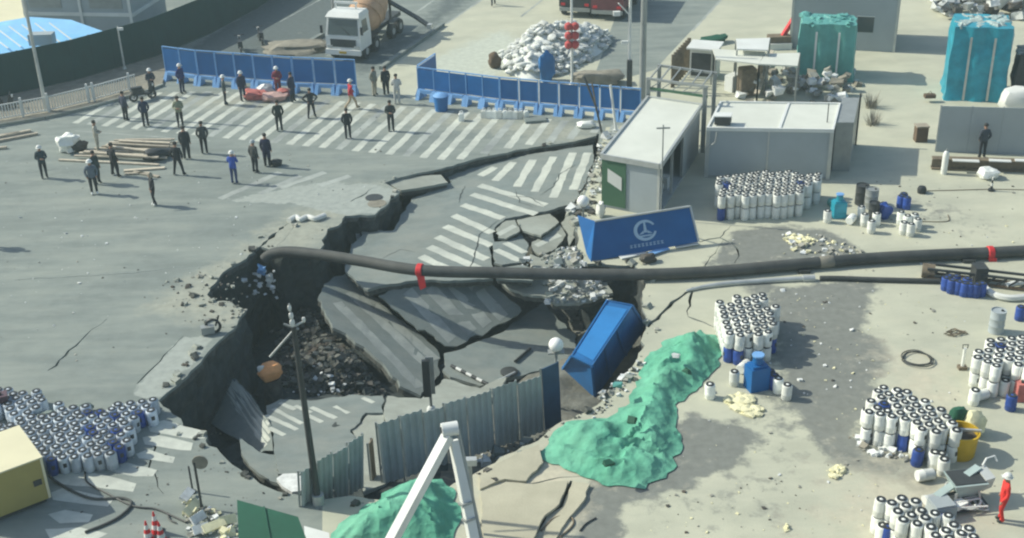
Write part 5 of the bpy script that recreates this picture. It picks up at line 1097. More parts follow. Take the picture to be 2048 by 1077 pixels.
SMALL = [(1446, 660, 'b', 0), (1446, 664, 'b', 0), (1468, 770, 'w', 0), (1420, 796, 'w', 0), (1572, 798, 'w', 0), (1548, 778, 'b', 0), (1540, 770, 'b', 0), (1556, 785, 'w', 0),
         (1654, 445, 'w', 0), (1728, 452, 'w', 0), (1752, 450, 'w', 0), (1742, 466, 'w', 0), (1765, 430, 'b', 0), (1770, 436, 'b', 0), (1800, 415, 'b', 0), (1812, 418, 'b', 0), (1806, 410, 'b', 0), (1800, 448, 'w', 0), (1814, 455, 'w', 0), (1826, 452, 'w', 0), (1806, 468, 'w', 0), (1820, 472, 'w', 0), (1834, 462, 'w', 0), (1722, 436, 'w', 0),
         (1890, 580, 'b', 0), (1902, 586, 'b', 0), (1914, 588, 'b', 0), (1926, 592, 'b', 0), (1938, 592, 'b', 0), (1950, 594, 'b', 0), (1962, 592, 'b', 0), (1896, 576, 'b', 0), (1910, 578, 'b', 0), (1932, 582, 'b', 0),
         (2038, 640, 'b', 0), (2020, 820, 'b', 0), (1946, 648 + 160, 'w', 0), (1832, 930, 'b', 0), (1866, 935, 'w', 0), (1885, 948, 'w', 0), (1880, 936, 'w', 0), (1770, 1085, 'b', 0)]
def small_label(x, y, c):
    c = 'blue' if c == 'b' else 'white'
    if y < 480: return c + ' drum in the loose group right of the office drums', 'loose drums right of the office drums'
    if x < 1600: return c + ' drum standing beside the blue tank', 'loose drums beside the blue tank'
    if 1870 < x < 1970 and y < 600: return 'blue drum in the row before the machine parts', 'blue drums before the machine parts'
    if y < 830: return c + ' drum standing alone at the right edge', 'single drums at the right edge'
    return c + ' drum standing before the yellow tub', 'loose drums before the yellow tub'
for x, y, c, l in SMALL:
    p = P(x, y); lb, gr = small_label(x, y, c); ALL_DRUMS.append(((p - CP).length, (p.x, p.y, 0), 'blue_plastic' if c == 'b' else 'white_plastic', lb, gr, True, False, rnd(-.5, .5)))
BL = {'drums before the site office': 'drum', }
def relabel(lb, m): return lb.replace('white lidded drum', 'blue lidded drum') if m == 'blue_plastic' else lb
vis_ = sorted([d for d in ALL_DRUMS if d[5]], key=lambda d: d[0])
own = set(id(d) for d in vis_[:300]) | set(id(d) for d in vis_[300:] if 'loose' in d[4] or 'blue drums' in d[4])
rest = {}
for d in ALL_DRUMS:
    if id(d) in own:
        o = link('drum', ME_B[d[2]]); o.location = d[1]; o.rotation_euler = (rnd(-.05, .05), rnd(-.05, .05), d[7]); sc_ = rnd(.94, 1.05); o.scale = (sc_, sc_, 1); blu = d[2] == 'blue_plastic'
        tag(o, relabel(d[3], d[2]), 'drum', d[4] + (' (blue)' if blu else ''))
        link('lid_ring', ME_L, o); link('cap', ME_C[d[2]], o)
        if d[6]: link('sticker', ME_T, o)
    else: rest.setdefault(d[4], []).append(d)
for g_, ds in rest.items():
    mb = MB(); org = Vector(ds[0][1])
    for d in ds:
        off = Vector(d[1]) - org
        mi = 2 if d[2] == 'blue_plastic' else 0
        mb.add([v + off for v in body_mb.v], body_mb.f, mi); mb.add([v + off for v in cap_mb.v], cap_mb.f, mi); mb.add([v + off for v in lid_mb.v], lid_mb.f, 1)
    o = link('drum_stack', mb.mesh('drum_stack', ['white_plastic' if 'cream' not in g_ else 'white_plastic_shade', 'black', 'blue_plastic'])); o.location = org
    tag(o, {'drums before the site office': 'crowd of white lidded drums packed before the grey site office', 'drums beside the cream trailer': 'rear crowd of white drums packed beside the cream trailer'}.get(g_, 'inner layer of white ' + g_), 'drums', kind='stuff')
random.seed(31)
# fallen drums
for k_, (x, y, rz, lb) in enumerate(((1960, 800, .4, 'white drum lying on its side before the right edge stack'), (1850, 960, .2, 'white canister lying on its side beside the mixer frame'), (1702, 446, 1.0, 'white drum lying on its side in the loose group'), (1488, 742, .9, 'white drum lying on its side beside the blue tank'))):
    p = P(x, y); t = thing('fallen_drum', lb, 'drum', p, rz); o = link('body', ME_B['white_plastic'], t); o.rotation_euler = (0, rad(90), 0); o.location = (-.3, 0, DR * 1.03); q = link('lid_ring', ME_L, t); q.rotation_euler = (0, rad(90), 0); q.location = o.location
# ---- big drums, tanks, tubs
def barrel(label, px, py, r, h, m):
    t = thing('oil_drum', label, 'drum', P(px, py)); part('body', MB().lathe([(r, 0), (r * 1.03, .02), (r, .04), (r, h * .33), (r * 1.03, h * .345), (r, h * .36), (r, h * .66), (r * 1.03, h * .675), (r, h * .69), (r, h), (r * 1.03, h + .01), (r * .95, h + .01), (r * .94, h - .03)], 20), m, t); part('bung', MB().cyl((r * .5, 0, h - .03), (r * .5, 0, h + .02), .05), 'black', t); return t
barrel('dark grey oil drum rear one of the pair behind the loose drums', 1722, 408, .3, .95, 'dark_metal'); barrel('dark grey oil drum front one of the pair behind the loose drums', 1741, 416, .3, .95, 'grey_metal'); barrel('lone dark slate oil drum above the right edge stack', 1991, 664, .28, .92, 'grey_paint')
barrel('slate oil drum standing behind the white loose drums', 1746, 440, .24, .85, 'dark_metal')
def tank(label, px, py, m, s_=1.0, rz=.3):
    t = thing('plastic_tank', label, 'tank', P(px, py), rz); part('body', MB().box((0, 0, .4 * s_), (.62 * s_, .5 * s_, .8 * s_)).box((0, 0, .83 * s_), (.5 * s_, .4 * s_, .08 * s_)), m, t); part('neck', MB().cyl((0, 0, .87 * s_), (0, 0, 1.15 * s_), .16 * s_), m, t); part('lid', MB().cyl((0, 0, 1.15 * s_), (0, 0, 1.2 * s_), .19 * s_), 'pale_blue', t)
tank('square blue tank beside the drums next to the green net', 1512, 776, 'blue_paint', 1.15); tank('dark teal tank in the loose drum group', 1676, 434, 'teal_sheet', .95, .1)
sack('pale teal wrapped lump behind the dark teal tank', 1664, 412, (.45, .4, .4), 'teal_pale', 0, cat='bundle', name='bundle', z=.0)
sack('dark blue sack leaning in the loose drum group', 1768, 437, (.6, .5, .75), 'blue_plastic', .3)
b = P(1916, 908); t = thing('mixing_tub', 'round yellow mixing tub beside the drum stack', 'tub', b)
part('tub', MB().lathe([(.46, 0), (.5, .05), (.55, .85), (.58, .86), (.58, .9), (.52, .9), (.5, .3), (.44, .25), (.001, .25)], 26), 'yellow', t); part('mixing_bar', MB().beam((-.6, .1, .93), (.6, -.1, .93), .08), 'galvanised', t); part('mud', MB().lathe([(.5, .7), (.001, .74)], 20), 'rubble_dark', t)
sack('dark green bag behind the yellow tub rim', 1912, 860, (.7, .5, .9), 'dark_green', .3); sack('pale lump on the far side of the yellow tub', 1945, 868, (.7, .6, .9), 'foam', .2, cat='lump', name='foam_lump')
# grout mixer
b = P(1922, 1000); t = thing('grout_mixer', 'pale green grout mixer with hopper and motor right of the drums', 'machine', b, .12); t.scale = (.82, .82, .62)
part('hopper', MB().hexa([Vector(p) for p in ((-.3, -.3, .5), (.35, -.3, .5), (.35, .35, .5), (-.3, .35, .5), (-.55, -.45, 1.25), (.75, -.45, 1.25), (.75, .6, 1.25), (-.55, .6, 1.25))]), 'teal_pale2', t)
part('tray', MB().beam((-1.2, -.35, .75), (.75, .45, 1.45), .3, .1), 'teal_pale2', t); part('screen', MB().box((.1, .1, 1.28), (1.2, .9, .03)), 'dark_metal', t)
for x in (-.55, .55):
    for y in (-.45, .45): part('leg', MB().beam((x, y, 0), (x * .8, y * .8, .8), .08), 'galvanised', t)
part('motor', MB().cyl((-1.5, -.3, .55), (-.85, -.2, .6), .2), 'galvanised', t); part('motor_cover', MB().cyl((-1.62, -.32, .55), (-1.5, -.3, .55), .22), 'white_paint', t); part('shaft', MB().cyl((-.85, -.2, .6), (-.2, -.1, .62), .07), 'dark_metal', t)
part('chute', MB().hexa([Vector(p) for p in ((.6, -.3, .7), (.95, -.3, .9), (.95, .5, .9), (.6, .5, .7), (.7, -.3, 1.35), (1.05, -.3, 1.45), (1.05, .5, 1.45), (.7, .5, 1.35))]), 'galvanised', t)
part('guard', MB().tube([(.9, .45, 1.5), (1.1, .6, 1.75), (1.5, .75, 1.7), (1.55, .6, 1.5)], .04), 'white_paint', t)
for k_ in range(4): part('lever', MB().beam((-.3 + .25 * k_, -.5, .45), (-.1 + .25 * k_, -.8, .1), .06), 'grey_metal', t)
part('pump_body', MB().box((-.45, -.6, .3), (.7, .35, .35), RZ(.4)), 'white_plastic', t); part('skid', MB().box((-.2, -.1, .06), (2.0, .9, .1)), 'dark_metal', t)
crate('low grey box under the grout mixer beside the bottom drums', 1880, 1030, (.7, .6, .45), 'grey_paint', .2); sack('blue sack between the mixer and the bottom drums', 1880, 1052, (.7, .5, .35), 'blue_plastic', .3)
for k_ in range(9): part('hose_clutter', MB().tube(catmull([Vector((rnd(-1.4, .6), rnd(-.9, -.3), rnd(.1, .5))) for _ in range(4)], 4), .04, 6), ('dark_metal', 'galvanised', 'white_paint')[k_ % 3], t)
# machine parts and hose at the right edge
a, b = P(1852, 560), P(2060, 585); t = thing('drill_rig_mast', 'dark lattice rig mast lying on the yard at the right edge', 'machine', a); d = (b - a).normalized(); s_ = Vector((-d.y, d.x, 0))
for q in (0, .5): 
    for z in (.1, .5): wpart('chord', MB().beam(a + s_ * q + Z * z, b + s_ * q + Z * z, .09), 'brown' if z < .3 else 'dark_metal', t)
L_ = (b - a).length
for k_ in range(9): c = a + d * (L_ * k_ / 9); wpart('lattice', MB().beam(c + Z * .1, c + d * (L_ / 9) + Z * .5, .06), 'dark_metal', t)
wpart('motor', MB().box(a + d * 2.0 + s_ * .25 + Z * .45, (.5, .6, .7)), 'dark_metal', t); wpart('head', MB().cyl(a + s_ * .25 + Z * .3 - d * .2, a + s_ * .25 + Z * .3 + d * .3, .3), 'rusty_steel', t)
cable('thick white hose curving at the right edge beside the blue drums', [(1966, 572, .14), (1985, 588, .14), (2015, 596, .14), (2050, 594, .14), (2090, 584, .14)], .14, 'white_plastic', 'hose', cat='hose')
cable('thick white hose end behind the curved one', [(2012, 572, .14), (2035, 566, .2), (2070, 562, .2)], .12, 'white_plastic', 'hose', cat='hose')
cc = P(1835, 722); mb = MB(); pts = []
for i in range(90):
    a = i * .22; pts.append(cc + Vector((math.cos(a) * (.52 + .06 * math.sin(i * .37)), math.sin(a) * (.5 + .08 * math.sin(i * .23)) + .12 * math.sin(i * .05), .03 + .02 * (i // 28))))
single('hose_coil', mb.tube(pts, .022, 6), 'black_rubber', 'black hose coil lying on the pale yard', 'hose', base=cc)
cc = P(1912, 668); pts = [cc + Vector((math.cos(i * .5) * rnd(.1, .55), math.sin(i * .5) * rnd(.05, .3), .03 + rnd(0, .06))) for i in range(40)]
single('wire_tangle', MB().tube(pts, .02, 5), 'rusty_steel', 'tangled wire on the yard left of the lone oil drum', 'wire', base=cc)
t = thing('hand_pump', 'small white pump standing left of the right edge drum stack', 'pump', P(1924, 738)); part('cylinder', MB().cyl((0, 0, .1), (0, 0, .85), .06), 'white_plastic', t); part('handle', MB().tube([(-.08, 0, .85), (-.1, 0, 1.0), (.1, 0, 1.0), (.08, 0, .85)], .02), 'dark_metal', t); part('base', MB().box((0, 0, .06), (.3, .25, .12)), 'rusty_steel', t)
t = thing('red_canister', 'dark red canister at the right edge below the drum stack', 'canister', P(2040, 800)); part('body', MB().box((0, 0, .35), (.4, .35, .7)), 'red_faded', t); part('neck', MB().cyl((0, 0, .7), (0, 0, .78), .07), 'black', t)
t = thing('red_canister', 'dark maroon canister on the left edge of the drum field', 'canister', P(8, 828)); part('body', MB().box((0, 0, .4), (.5, .45, .8), RZ(.4)), 'drum_maroon', t); part('neck', MB().cyl((0, 0, .8), (0, 0, .88), .07), 'black', t)
sack('grey-green sack in the gap of the drum field', 94, 850, (.9, .6, .55), 'sack_green', .2); sack('low grey sack on the road behind the drum field', 165, 826, (.8, .4, .35), 'sack_green', .2)
# foam spills
def spill(label, px, n, r, m='foam'):
    poly = W2(px); bb = bbox(poly); mb = MB(); c = 0
    q = jag(poly, .1, .2); mb.plate([p + Z * .03 for p in q], (0, 0, -.02))
    while c < n:
        x, y = rnd(bb[0], bb[1]), rnd(bb[2], bb[3])
        if in_poly(x, y, poly): mb.blob((x, y, .05), (rnd(r * .5, r), rnd(r * .5, r), rnd(.06, .18)), RZ(rnd(0, 3)), 7, 4, .4, seed=c); c += 1
    return single('foam_spill', mb, m, label, 'foam')
spill('large cream foam spill beside the drums next to the green net', [(1446, 805), (1470, 788), (1500, 792), (1505, 812), (1522, 826), (1505, 838), (1478, 828)], 30, .5)
spill('small cream foam splash on the open yard', [(1658, 940), (1672, 930), (1690, 938), (1684, 954), (1664, 958)], 10, .25)
spill('cream foam flakes on the mud behind the pipe', [(1565, 478), (1590, 472), (1632, 480), (1612, 490), (1580, 488)], 16, .3)
spill('tiny cream foam flake on the yard at the bottom', [(1566, 1056), (1576, 1050), (1580, 1062), (1570, 1066)], 3, .12)

# ================================================================ ON THE ROAD
# row of white canisters by the barriers
def jerry(label, px, py, group=None, rz=0.):
    t = thing('white_canister', label, 'canister', P(px, py), rz, group); part('body', MB().box((0, 0, .2), (.3, .26, .4)).box((0, 0, .42), (.22, .2, .05)), 'white_plastic', t); part('handle', MB().tube([(-.08, 0, .44), (-.06, 0, .56), (.08, 0, .58), (.1, 0, .45)], .025), 'white_plastic', t)
for k_ in range(9): jerry('white canister in the row before the blue barriers', 968 + 10.5 * k_, 236 + .2 * k_, 'white canisters before the barriers', rnd(-.3, .3))
jerry('single white canister left of the row before the barriers', 923, 242)
t = thing('blue_bin', 'blue bin standing before the right barrier row', 'bin', P(883, 221)); part('body', MB().lathe([(.36, 0), (.42, .8), (.45, .82), (.45, .88)], 16), 'blue_paint', t); part('lid', MB().lathe([(.46, .88), (.3, 1.0), (.05, 1.05)], 16), 'pale_blue', t)
single('paving_plate', MB().box(P(1070, 242) + Z * .08, (1.2, .8, .12), RZ(.15)), 'slab', 'flat grey plate lying before the blue barriers', 'plate'); sack('white sack lying at the right end of the long fissure', 1172, 256, (1.0, .5, .4), 'white_plastic', .1)
a = P(1204, 268); t = thing('leaning_pole', 'dark bent pole leaning before the right barrier row', 'pole', a); part('pole', MB().tube([(0, 0, 0), (-.3, .4, 1.4), (-.9, 1.0, 2.9)], .06), 'dark_metal', t); part('branch', MB().cyl((-.3, .4, 1.4), (-.5, .7, 2.7), .04), 'rusty_steel', t)
a = P(1232, 262); t = thing('leaning_pole', 'white pole leaning before the last blue barriers', 'pole', a); part('pole', MB().cyl((0, 0, 0), (-.3, .3, 2.5), .07), 'white_paint', t); part('foot', MB().box((0, 0, .04), (.3, .2, .08)), 'white_paint', t)
# poles behind the barriers
t = light_pole('white pole hung with red lanterns behind the right barriers', 1144, 172, 7.5, .08, 'white_paint')
for k_ in range(3):
    for s_ in (-.2, .2): l_ = part('lantern', MB().lathe([(.06, 0), (.2, .1), (.24, .25), (.2, .4), (.06, .5)], 12, (s_, -.1, 2.3 + .55 * k_)), 'lantern_red', t)
t = light_pole('tall white camera pole beside the grey column', 1258, 178, 8, .1, 'white_paint'); part('arm', MB().beam((0, 0, 4.4), (-.7, -.2, 5.2), .07), 'white_paint', t); part('camera', MB().box((-.8, -.2, 4.6), (.4, .25, .25)), 'white_paint', t); part('camera', MB().box((-.3, -.2, 2.9), (.4, .15, .15)), 'white_paint', t); part('cabinet', MB().box((0, -.15, 1.0), (.3, .25, 1.6)), 'dark_metal', t)
light_pole('thick grey-green column rising beside the gate house', 1284, 206, 9, .2, 'grey_metal', name='column')
# sandbag heap
hp = [(1000, 112), (1040, 86), (1120, 78), (1190, 70), (1222, 76), (1215, 100), (1170, 126), (1130, 150), (1060, 160), (1012, 150)]
poly = W2(hp); bb = bbox(poly); mb = MB(); q = jag(poly, .2, .6)
def heap_z(x, y): e = min(1, edge_dist(x, y, poly) / 2.2); return 1.7 * (e ** .75) * (.85 + .4 * fr((x, y, 1), .5))
pts = [Vector((p.x, p.y)) for p in q]; ee = [(i, (i + 1) % len(q)) for i in range(len(q))]
x = bb[0]
while x < bb[1]:
    y = bb[2]
    while y < bb[3]:
        if in_poly(x, y, poly): pts.append(Vector((x, y)))
        y += .5
    x += .5
rv, _, rf_ = delaunay_2d_cdt(pts, ee, [], 1, 1e-5)[:3]
mb.add([(v.x, v.y, heap_z(v.x, v.y) - .12 if in_poly(v.x, v.y, poly) else -.05) for v in rv], [list(f) if (rv[f[1]] - rv[f[0]]).cross(rv[f[2]] - rv[f[0]]) > 0 else list(reversed(f)) for f in rf_]); o = single('bag_heap_core', mb, 'bag', 'inner mass of the white sandbag heap behind the barriers', 'sandbags'); o['kind'] = 'stuff'
bag_me = [MB().blob((0, 0, .1), (.62, .36, .2), None, 10, 6, .22, seed=s_).mesh('sandbag', 'bag') for s_ in (1, 4, 7, 9)]
c = 0
while c < 290:
    x, y = rnd(bb[0], bb[1]), rnd(bb[2], bb[3])
    if not in_poly(x, y, poly): continue
    o = link('sandbag', bag_me[c % 4]); o.location = (x, y, heap_z(x, y) - .1 + rnd(0, .12)); o.rotation_euler = (rnd(-.5, .5), rnd(-.5, .5), rnd(0, 6.28)); s_ = rnd(.8, 1.25); o.scale = (s_, s_, s_); tag(o, 'white sandbag in the big heap behind the right barriers', 'sandbag', 'sandbags in the heap'); c += 1
sack('blue bag slumped on the front of the sandbag heap', 1094, 162, (1.0, .8, 1.9), 'blue_skip', .1, lump=.25); sack('brown box-like sack at the left end of the sandbag heap', 990, 136, (.8, .6, 1.0), 'brown', .2); sack('grey cover over a low heap behind the barriers right of the lantern pole', 1196, 168, (3.2, 1.4, .9), 'mud_heap', 0, cat='cover', name='ground_cover')
# red lorry and dark van at the top edge
def lorry(label, px, py, rz, m, L=6.0, name='lorry'):
    t = thing(name, label, 'lorry', P(px, py), rz); part('body', MB().box((L / 2, 0, 1.7), (L, 2.3, 1.9)), m, t); part('chassis', MB().box((L / 2, 0, .62), (L, 1.4, .24)), 'dark_metal', t); part('bumper', MB().box((-.05, 0, .6), (.12, 2.2, .25)), 'grey_metal', t)
    for x in (.9, L - 1.2):
        for y in (-1.0, 1.0): w_ = part('wheel', MB().cyl((x, y - .14, .48), (x, y + .14, .48), .48, n=18), 'black', t); part('hub', MB().cyl((x, y - .15, .48), (x, y + .15, .48), .2, n=12), 'grey_metal', w_)
    for y in (-.85, .85): part('tail_light', MB().box((-.03, y, .95), (.08, .3, .16)), 'red', t)
rdir = dirz(dv)
lorry('red lorry tail at the top edge behind the sandbags', 1214, 42, rdir, 'red_dull'); lorry('dark lorry tail at the top edge left of the red one', 1150, 36, rdir, 'dark_metal')
# ---- concrete mixer truck
tp_ = P(690, 124); t = thing('mixer_truck', 'concrete mixer truck with white cab and brown drum behind the blue barriers', 'truck', tp_, rdir)   # +x runs to its rear
def tb(*a, **k): return MB().box(*a, **k)
cabv = [Vector(p) for p in ((0.0, -1.2, .75), (1.75, -1.2, .75), (1.75, 1.2, .75), (0.0, 1.2, .75), (.0, -1.2, 1.65), (1.75, -1.2, 1.65), (1.75, 1.2, 1.65), (0.0, 1.2, 1.65))]
cb_ = part('cab', MB().hexa(cabv).hexa([Vector(p) for p in ((0.0, -1.2, 1.651), (1.75, -1.2, 1.651), (1.75, 1.2, 1.651), (0.0, 1.2, 1.651), (.28, -1.1, 2.85), (1.75, -1.12, 2.85), (1.75, 1.12, 2.85), (.28, 1.1, 2.85))]), 'white_paint', t)
part('cab_roof', MB().hexa([Vector(p) for p in ((.1, -1.16, 2.851), (1.78, -1.16, 2.851), (1.78, 1.16, 2.851), (.1, 1.16, 2.851), (.4, -1.05, 3.1), (1.7, -1.05, 3.1), (1.7, 1.05, 3.1), (.4, 1.05, 3.1))]), 'white_paint', cb_)
part('windscreen', MB().hexa([Vector(p) for p in ((-.01, -1.04, 1.74), (.03, -1.04, 1.74), (.03, 1.04, 1.74), (-.01, 1.04, 1.74), (.235, -.98, 2.72), (.27, -.98, 2.72), (.27, .98, 2.72), (.235, .98, 2.72))]), 'glass', cb_)
for s_ in (-1, 1):
    part('side_window', MB().hexa([Vector(p) for p in ((.45, s_ * 1.205, 1.8), (1.35, s_ * 1.205, 1.8), (1.35, s_ * 1.17, 1.8), (.45, s_ * 1.17, 1.8), (.55, s_ * 1.145, 2.6), (1.3, s_ * 1.145, 2.6), (1.3, s_ * 1.1, 2.6), (.55, s_ * 1.1, 2.6))]), 'glass', cb_)
    part('mirror', tb((-.12, s_ * 1.38, 2.1), (.1, .16, .5)), 'black', cb_); part('headlight', tb((-.02, s_ * .92, .98), (.08, .36, .2)), 'galvanised', cb_)
    part('door', tb((.85, s_ * 1.215, 1.2), (1.0, .02, .85)), 'white_paint', cb_)
part('grille', tb((-.02, 0, 1.22), (.06, 1.75, .5)), 'dark_metal', cb_); part('bumper', tb((-.08, 0, .66), (.2, 2.42, .34)), 'white_paint', cb_); part('wiper', MB().beam((-.05, -.5, 1.8), (.1, .1, 2.2), .03), 'black', cb_)
part('number_plate', tb((-.19, 0, .66), (.02, .5, .14)), 'yellow', cb_); part('roof_bar', tb((1.3, .2, 3.5), (.12, 1.6, .14)).box((1.3, .9, 3.28), (.08, .08, .42)).box((1.3, -.5, 3.28), (.08, .08, .42)), 'white_paint', cb_)
part('chassis', tb((5.0, 0, .85), (7.6, .95, .28)), 'dark_metal', t)
prof = [(.4, 0), (.75, .15), (1.12, 1.1), (1.16, 1.9), (1.0, 2.9), (.62, 4.0), (.5, 4.3)]
dm = MB().lathe(prof, 24); Rd = Matrix.Rotation(rad(90 - 13), 3, 'Y'); dm.v = [Rd @ v + Vector((2.5, 0, 1.75)) for v in dm.v]; dr = part('mixing_drum', dm, 'drum_brown', t)
sm = MB()
for k_ in range(2): 
    pts = [Rd @ Vector((1.15 * math.cos(i * .35 + 3.14 * k_) * (1 if i < 8 else 1), 1.15 * math.sin(i * .35 + 3.14 * k_), .7 + i * .09)) + Vector((2.5, 0, 1.75)) for i in range(18)]; sm.tube(pts, .05, 5)
part('drum_stripe', sm, 'drum_brown', dr); part('hopper', MB().lathe([(.3, 3.0), (.55, 3.45), (.58, 3.5)], 14, (7.1, 0, -.1)), 'drum_brown', t); part('rear_frame', MB().beam((6.6, -.6, 1.0), (6.9, -.5, 3.0), .14).beam((6.6, .6, 1.0), (6.9, .5, 3.0), .14), 'dark_metal', t)
part('chute', MB().beam((7.0, -.3, 2.2), (6.4, -2.6, 1.3), .4, .12).beam((6.4, -2.6, 1.3), (6.1, -3.5, .9), .4, .12), 'dark_metal', t); part('chute_end', tb((6.05, -3.65, .85), (.4, .3, .3)), 'galvanised', t); part('water_tank', MB().cyl((2.2, -.9, 1.5), (2.2, .9, 1.5), .28), 'grey_metal', t)
for x in (.95, 2.6, 5.6, 6.9):
    for s_ in (-1, 1): w_ = part('wheel', MB().cyl((x, s_ * .85, .5), (x, s_ * 1.2, .5), .5, n=20), 'black', t); part('hub', MB().cyl((x, s_ * .9, .5), (x, s_ * 1.22, .5), .22, n=12), 'galvanised', w_)
for x in (2.6, 6.2): 
    for s_ in (-1, 1): part('mudguard', tb((x, s_ * 1.02, 1.08), (1.2, .38, .06)), 'dark_metal', t)
# mopeds at the upper left
def moped(label, px, py, rz, m):
    t = thing('moped', label, 'moped', P(px, py), rz)
    for x in (-.55, .55): w_ = part('wheel', MB().tube([Vector((x + .22 * math.cos(i * .42), 0, .25 + .22 * math.sin(i * .42))) for i in range(16)], .06, 6, False), 'black', t); part('hub', MB().cyl((x, -.05, .25), (x, .05, .25), .07), 'grey_metal', w_)
    part('body', MB().beam((-.6, 0, .55), (.1, 0, .5), .3, .3).beam((.1, 0, .35), (.5, 0, .4), .3, .1).beam((.45, 0, .35), (.62, 0, .9), .28, .08), m, t); part('seat', MB().box((-.3, 0, .78), (.65, .28, .12)), 'black', t); part('handlebar', MB().beam((.55, -.33, 1.0), (.55, .33, 1.0), .05), 'black', t); part('headlight', MB().box((.66, 0, .85), (.1, .16, .14)), 'white_paint', t)
moped('dark moped left of the pair behind the left barriers', 482, 104, 1.8, 'dark_metal'); moped('dark moped right of the pair behind the left barriers', 522, 86, 1.9, 'dark_metal'); moped('dark moped parked behind the railing at the left edge', 6, 222, .3, 'dark_metal'); moped('dark moped at the right end of the white railing', 287, 200, .5, 'dark_metal')
single('dirt_mound', MB().blob(P(596, 100) + Z * .1, (4.5, 2.6, .9), None, 20, 10, .25, seed=3), 'mud_heap', 'low dirt mound behind the left barriers beside the mixer truck', 'mound')
# red and pink bundle on the crosswalk
for k_, (x, y, d_, m_) in enumerate(((512, 196, (1.4, 1.0, .5), 'red_faded'), (550, 200, (1.6, 1.1, .5), 'red_pale'), (532, 188, (.9, .7, .6), 'white_plastic'), (568, 194, (.8, .7, .5), 'red_faded'))):
    sack(['left faded red bundle in the pile on the crosswalk', 'large pale pink bundle in the pile on the crosswalk', 'white bundle on the pile of faded red bundles', 'right faded red bundle in the pile on the crosswalk'][k_], x, y, d_, m_, .3 * k_, cat='bundle', name='bundle', lump=.35)
# timber on the road
TIM = [((118, 322), (318, 332), .1, .03), ((150, 318), (335, 322), .1, .14), ((160, 312), (330, 318), .12, .14), ((175, 308), (345, 311), .1, .14), ((190, 303), (340, 306), .12, .14), ((205, 299), (350, 300), .1, .14), ((215, 295), (352, 296), .12, .14), ((220, 291), (356, 291), .1, .14), ((230, 287), (350, 285), .1, .14), ((170, 314), (318, 326), .14, .27), ((212, 302), (322, 316), .12, .27), ((225, 298), (340, 304), .12, .27), ((240, 292), (342, 297), .14, .27), ((252, 290), (345, 290), .12, .27), ((248, 344), (330, 338), .14, .03), ((268, 346), (318, 356), .12, .03), ((250, 350), (300, 348), .1, .03)]
for k_, (a, b, w_, z) in enumerate(TIM): single('timber_plank', MB().beam(P(*a) + Z * (z + .03), P(*b) + Z * (z + .03), w_ * 1.5, .07), 'timber', 'pale timber length in the pile on the road between the onlookers' if k_ < 14 else 'short pale timber lying before the timber pile', 'timber', 'timber pile on the road' if k_ < 14 else 'loose timber before the pile')
sack('dark bag at the right end of the timber pile', 316, 318, (1.5, .8, .6), 'black', .5, cat='bag', name='bag'); sack('white cloth draped over the left end of the timber pile', 138, 304, (1.1, .8, 1.1), 'white_plastic', .2, cat='cloth', name='cloth', lump=.35); sack('dark bag behind the white cloth on the timber', 160, 302, (.9, .6, .6), 'rubble_dark', .4, cat='bag', name='bag'); sack('dark bag on the road beside the man in the long navy coat', 553, 332, (.6, .45, .4), 'black', .2, cat='bag', name='bag')
for k_, (a, b) in enumerate((((-40, 284), (62, 264)), ((-40, 292), (76, 270)), ((-40, 302), (14, 298)), ((-20, 278), (40, 268)))): single('timber_plank', MB().beam(P(*a) + Z * .08, P(*b) + Z * .08, .18, .12), 'timber', 'pale timber length lying at the left edge of the road', 'timber', 'timber at the left edge')
# ================================================================ PEOPLE
BASE = {'pelvis': ((0, 0, .95), (.165, .13)), 'spine': ((0, 0, 1.13), (.165, .13)), 'chest': ((0, .01, 1.33), (.185, .14)), 'neck': ((0, .01, 1.49), (.062, .062)), 'chin': ((0, -.015, 1.555), (.07, .075)), 'head': ((0, -.01, 1.64), (.078, .092)), 'crown': ((0, 0, 1.725), (.055, .065)),
        'nose': ((0, -.112, 1.62), (.016, .016))}
for s_, n_ in ((-1, 'l'), (1, 'r')):
    BASE.update({n_ + 'sho': ((s_ * .185, .01, 1.41), (.075, .075)), n_ + 'elb': ((s_ * .235, .05, 1.14), (.066, .066)), n_ + 'wri': ((s_ * .225, -.03, .91), (.048, .048)), n_ + 'pal': ((s_ * .24, -.06, .83), (.042, .028)), n_ + 'fin': ((s_ * .235, -.075, .76), (.02, .03)), n_ + 'thu': ((s_ * .21, -.1, .83), (.015, .015)),
                 n_ + 'hip': ((s_ * .095, 0, .88), (.098, .105)), n_ + 'kne': ((s_ * .105, -.01, .5), (.072, .075)), n_ + 'ank': ((s_ * .11, .03, .1), (.05, .055)), n_ + 'toe': ((s_ * .125, -.14, .05), (.048, .042)), n_ + 'hee': ((s_ * .11, .06, .05), (.045, .045))})
BONES = [('pelvis', 'spine', 0), ('spine', 'chest', 0), ('chest', 'neck', 0), ('neck', 'chin', 2), ('chin', 'head', 2), ('head', 'crown', 2), ('chin', 'nose', 2)]
for n_ in 'lr': BONES += [('chest', n_ + 'sho', 0), (n_ + 'sho', n_ + 'elb', 0), (n_ + 'elb', n_ + 'wri', 0), (n_ + 'wri', n_ + 'pal', 2), (n_ + 'pal', n_ + 'fin', 2), (n_ + 'pal', n_ + 'thu', 2), ('pelvis', n_ + 'hip', 1), (n_ + 'hip', n_ + 'kne', 1), (n_ + 'kne', n_ + 'ank', 1), (n_ + 'ank', n_ + 'toe', 3), (n_ + 'ank', n_ + 'hee', 3)]
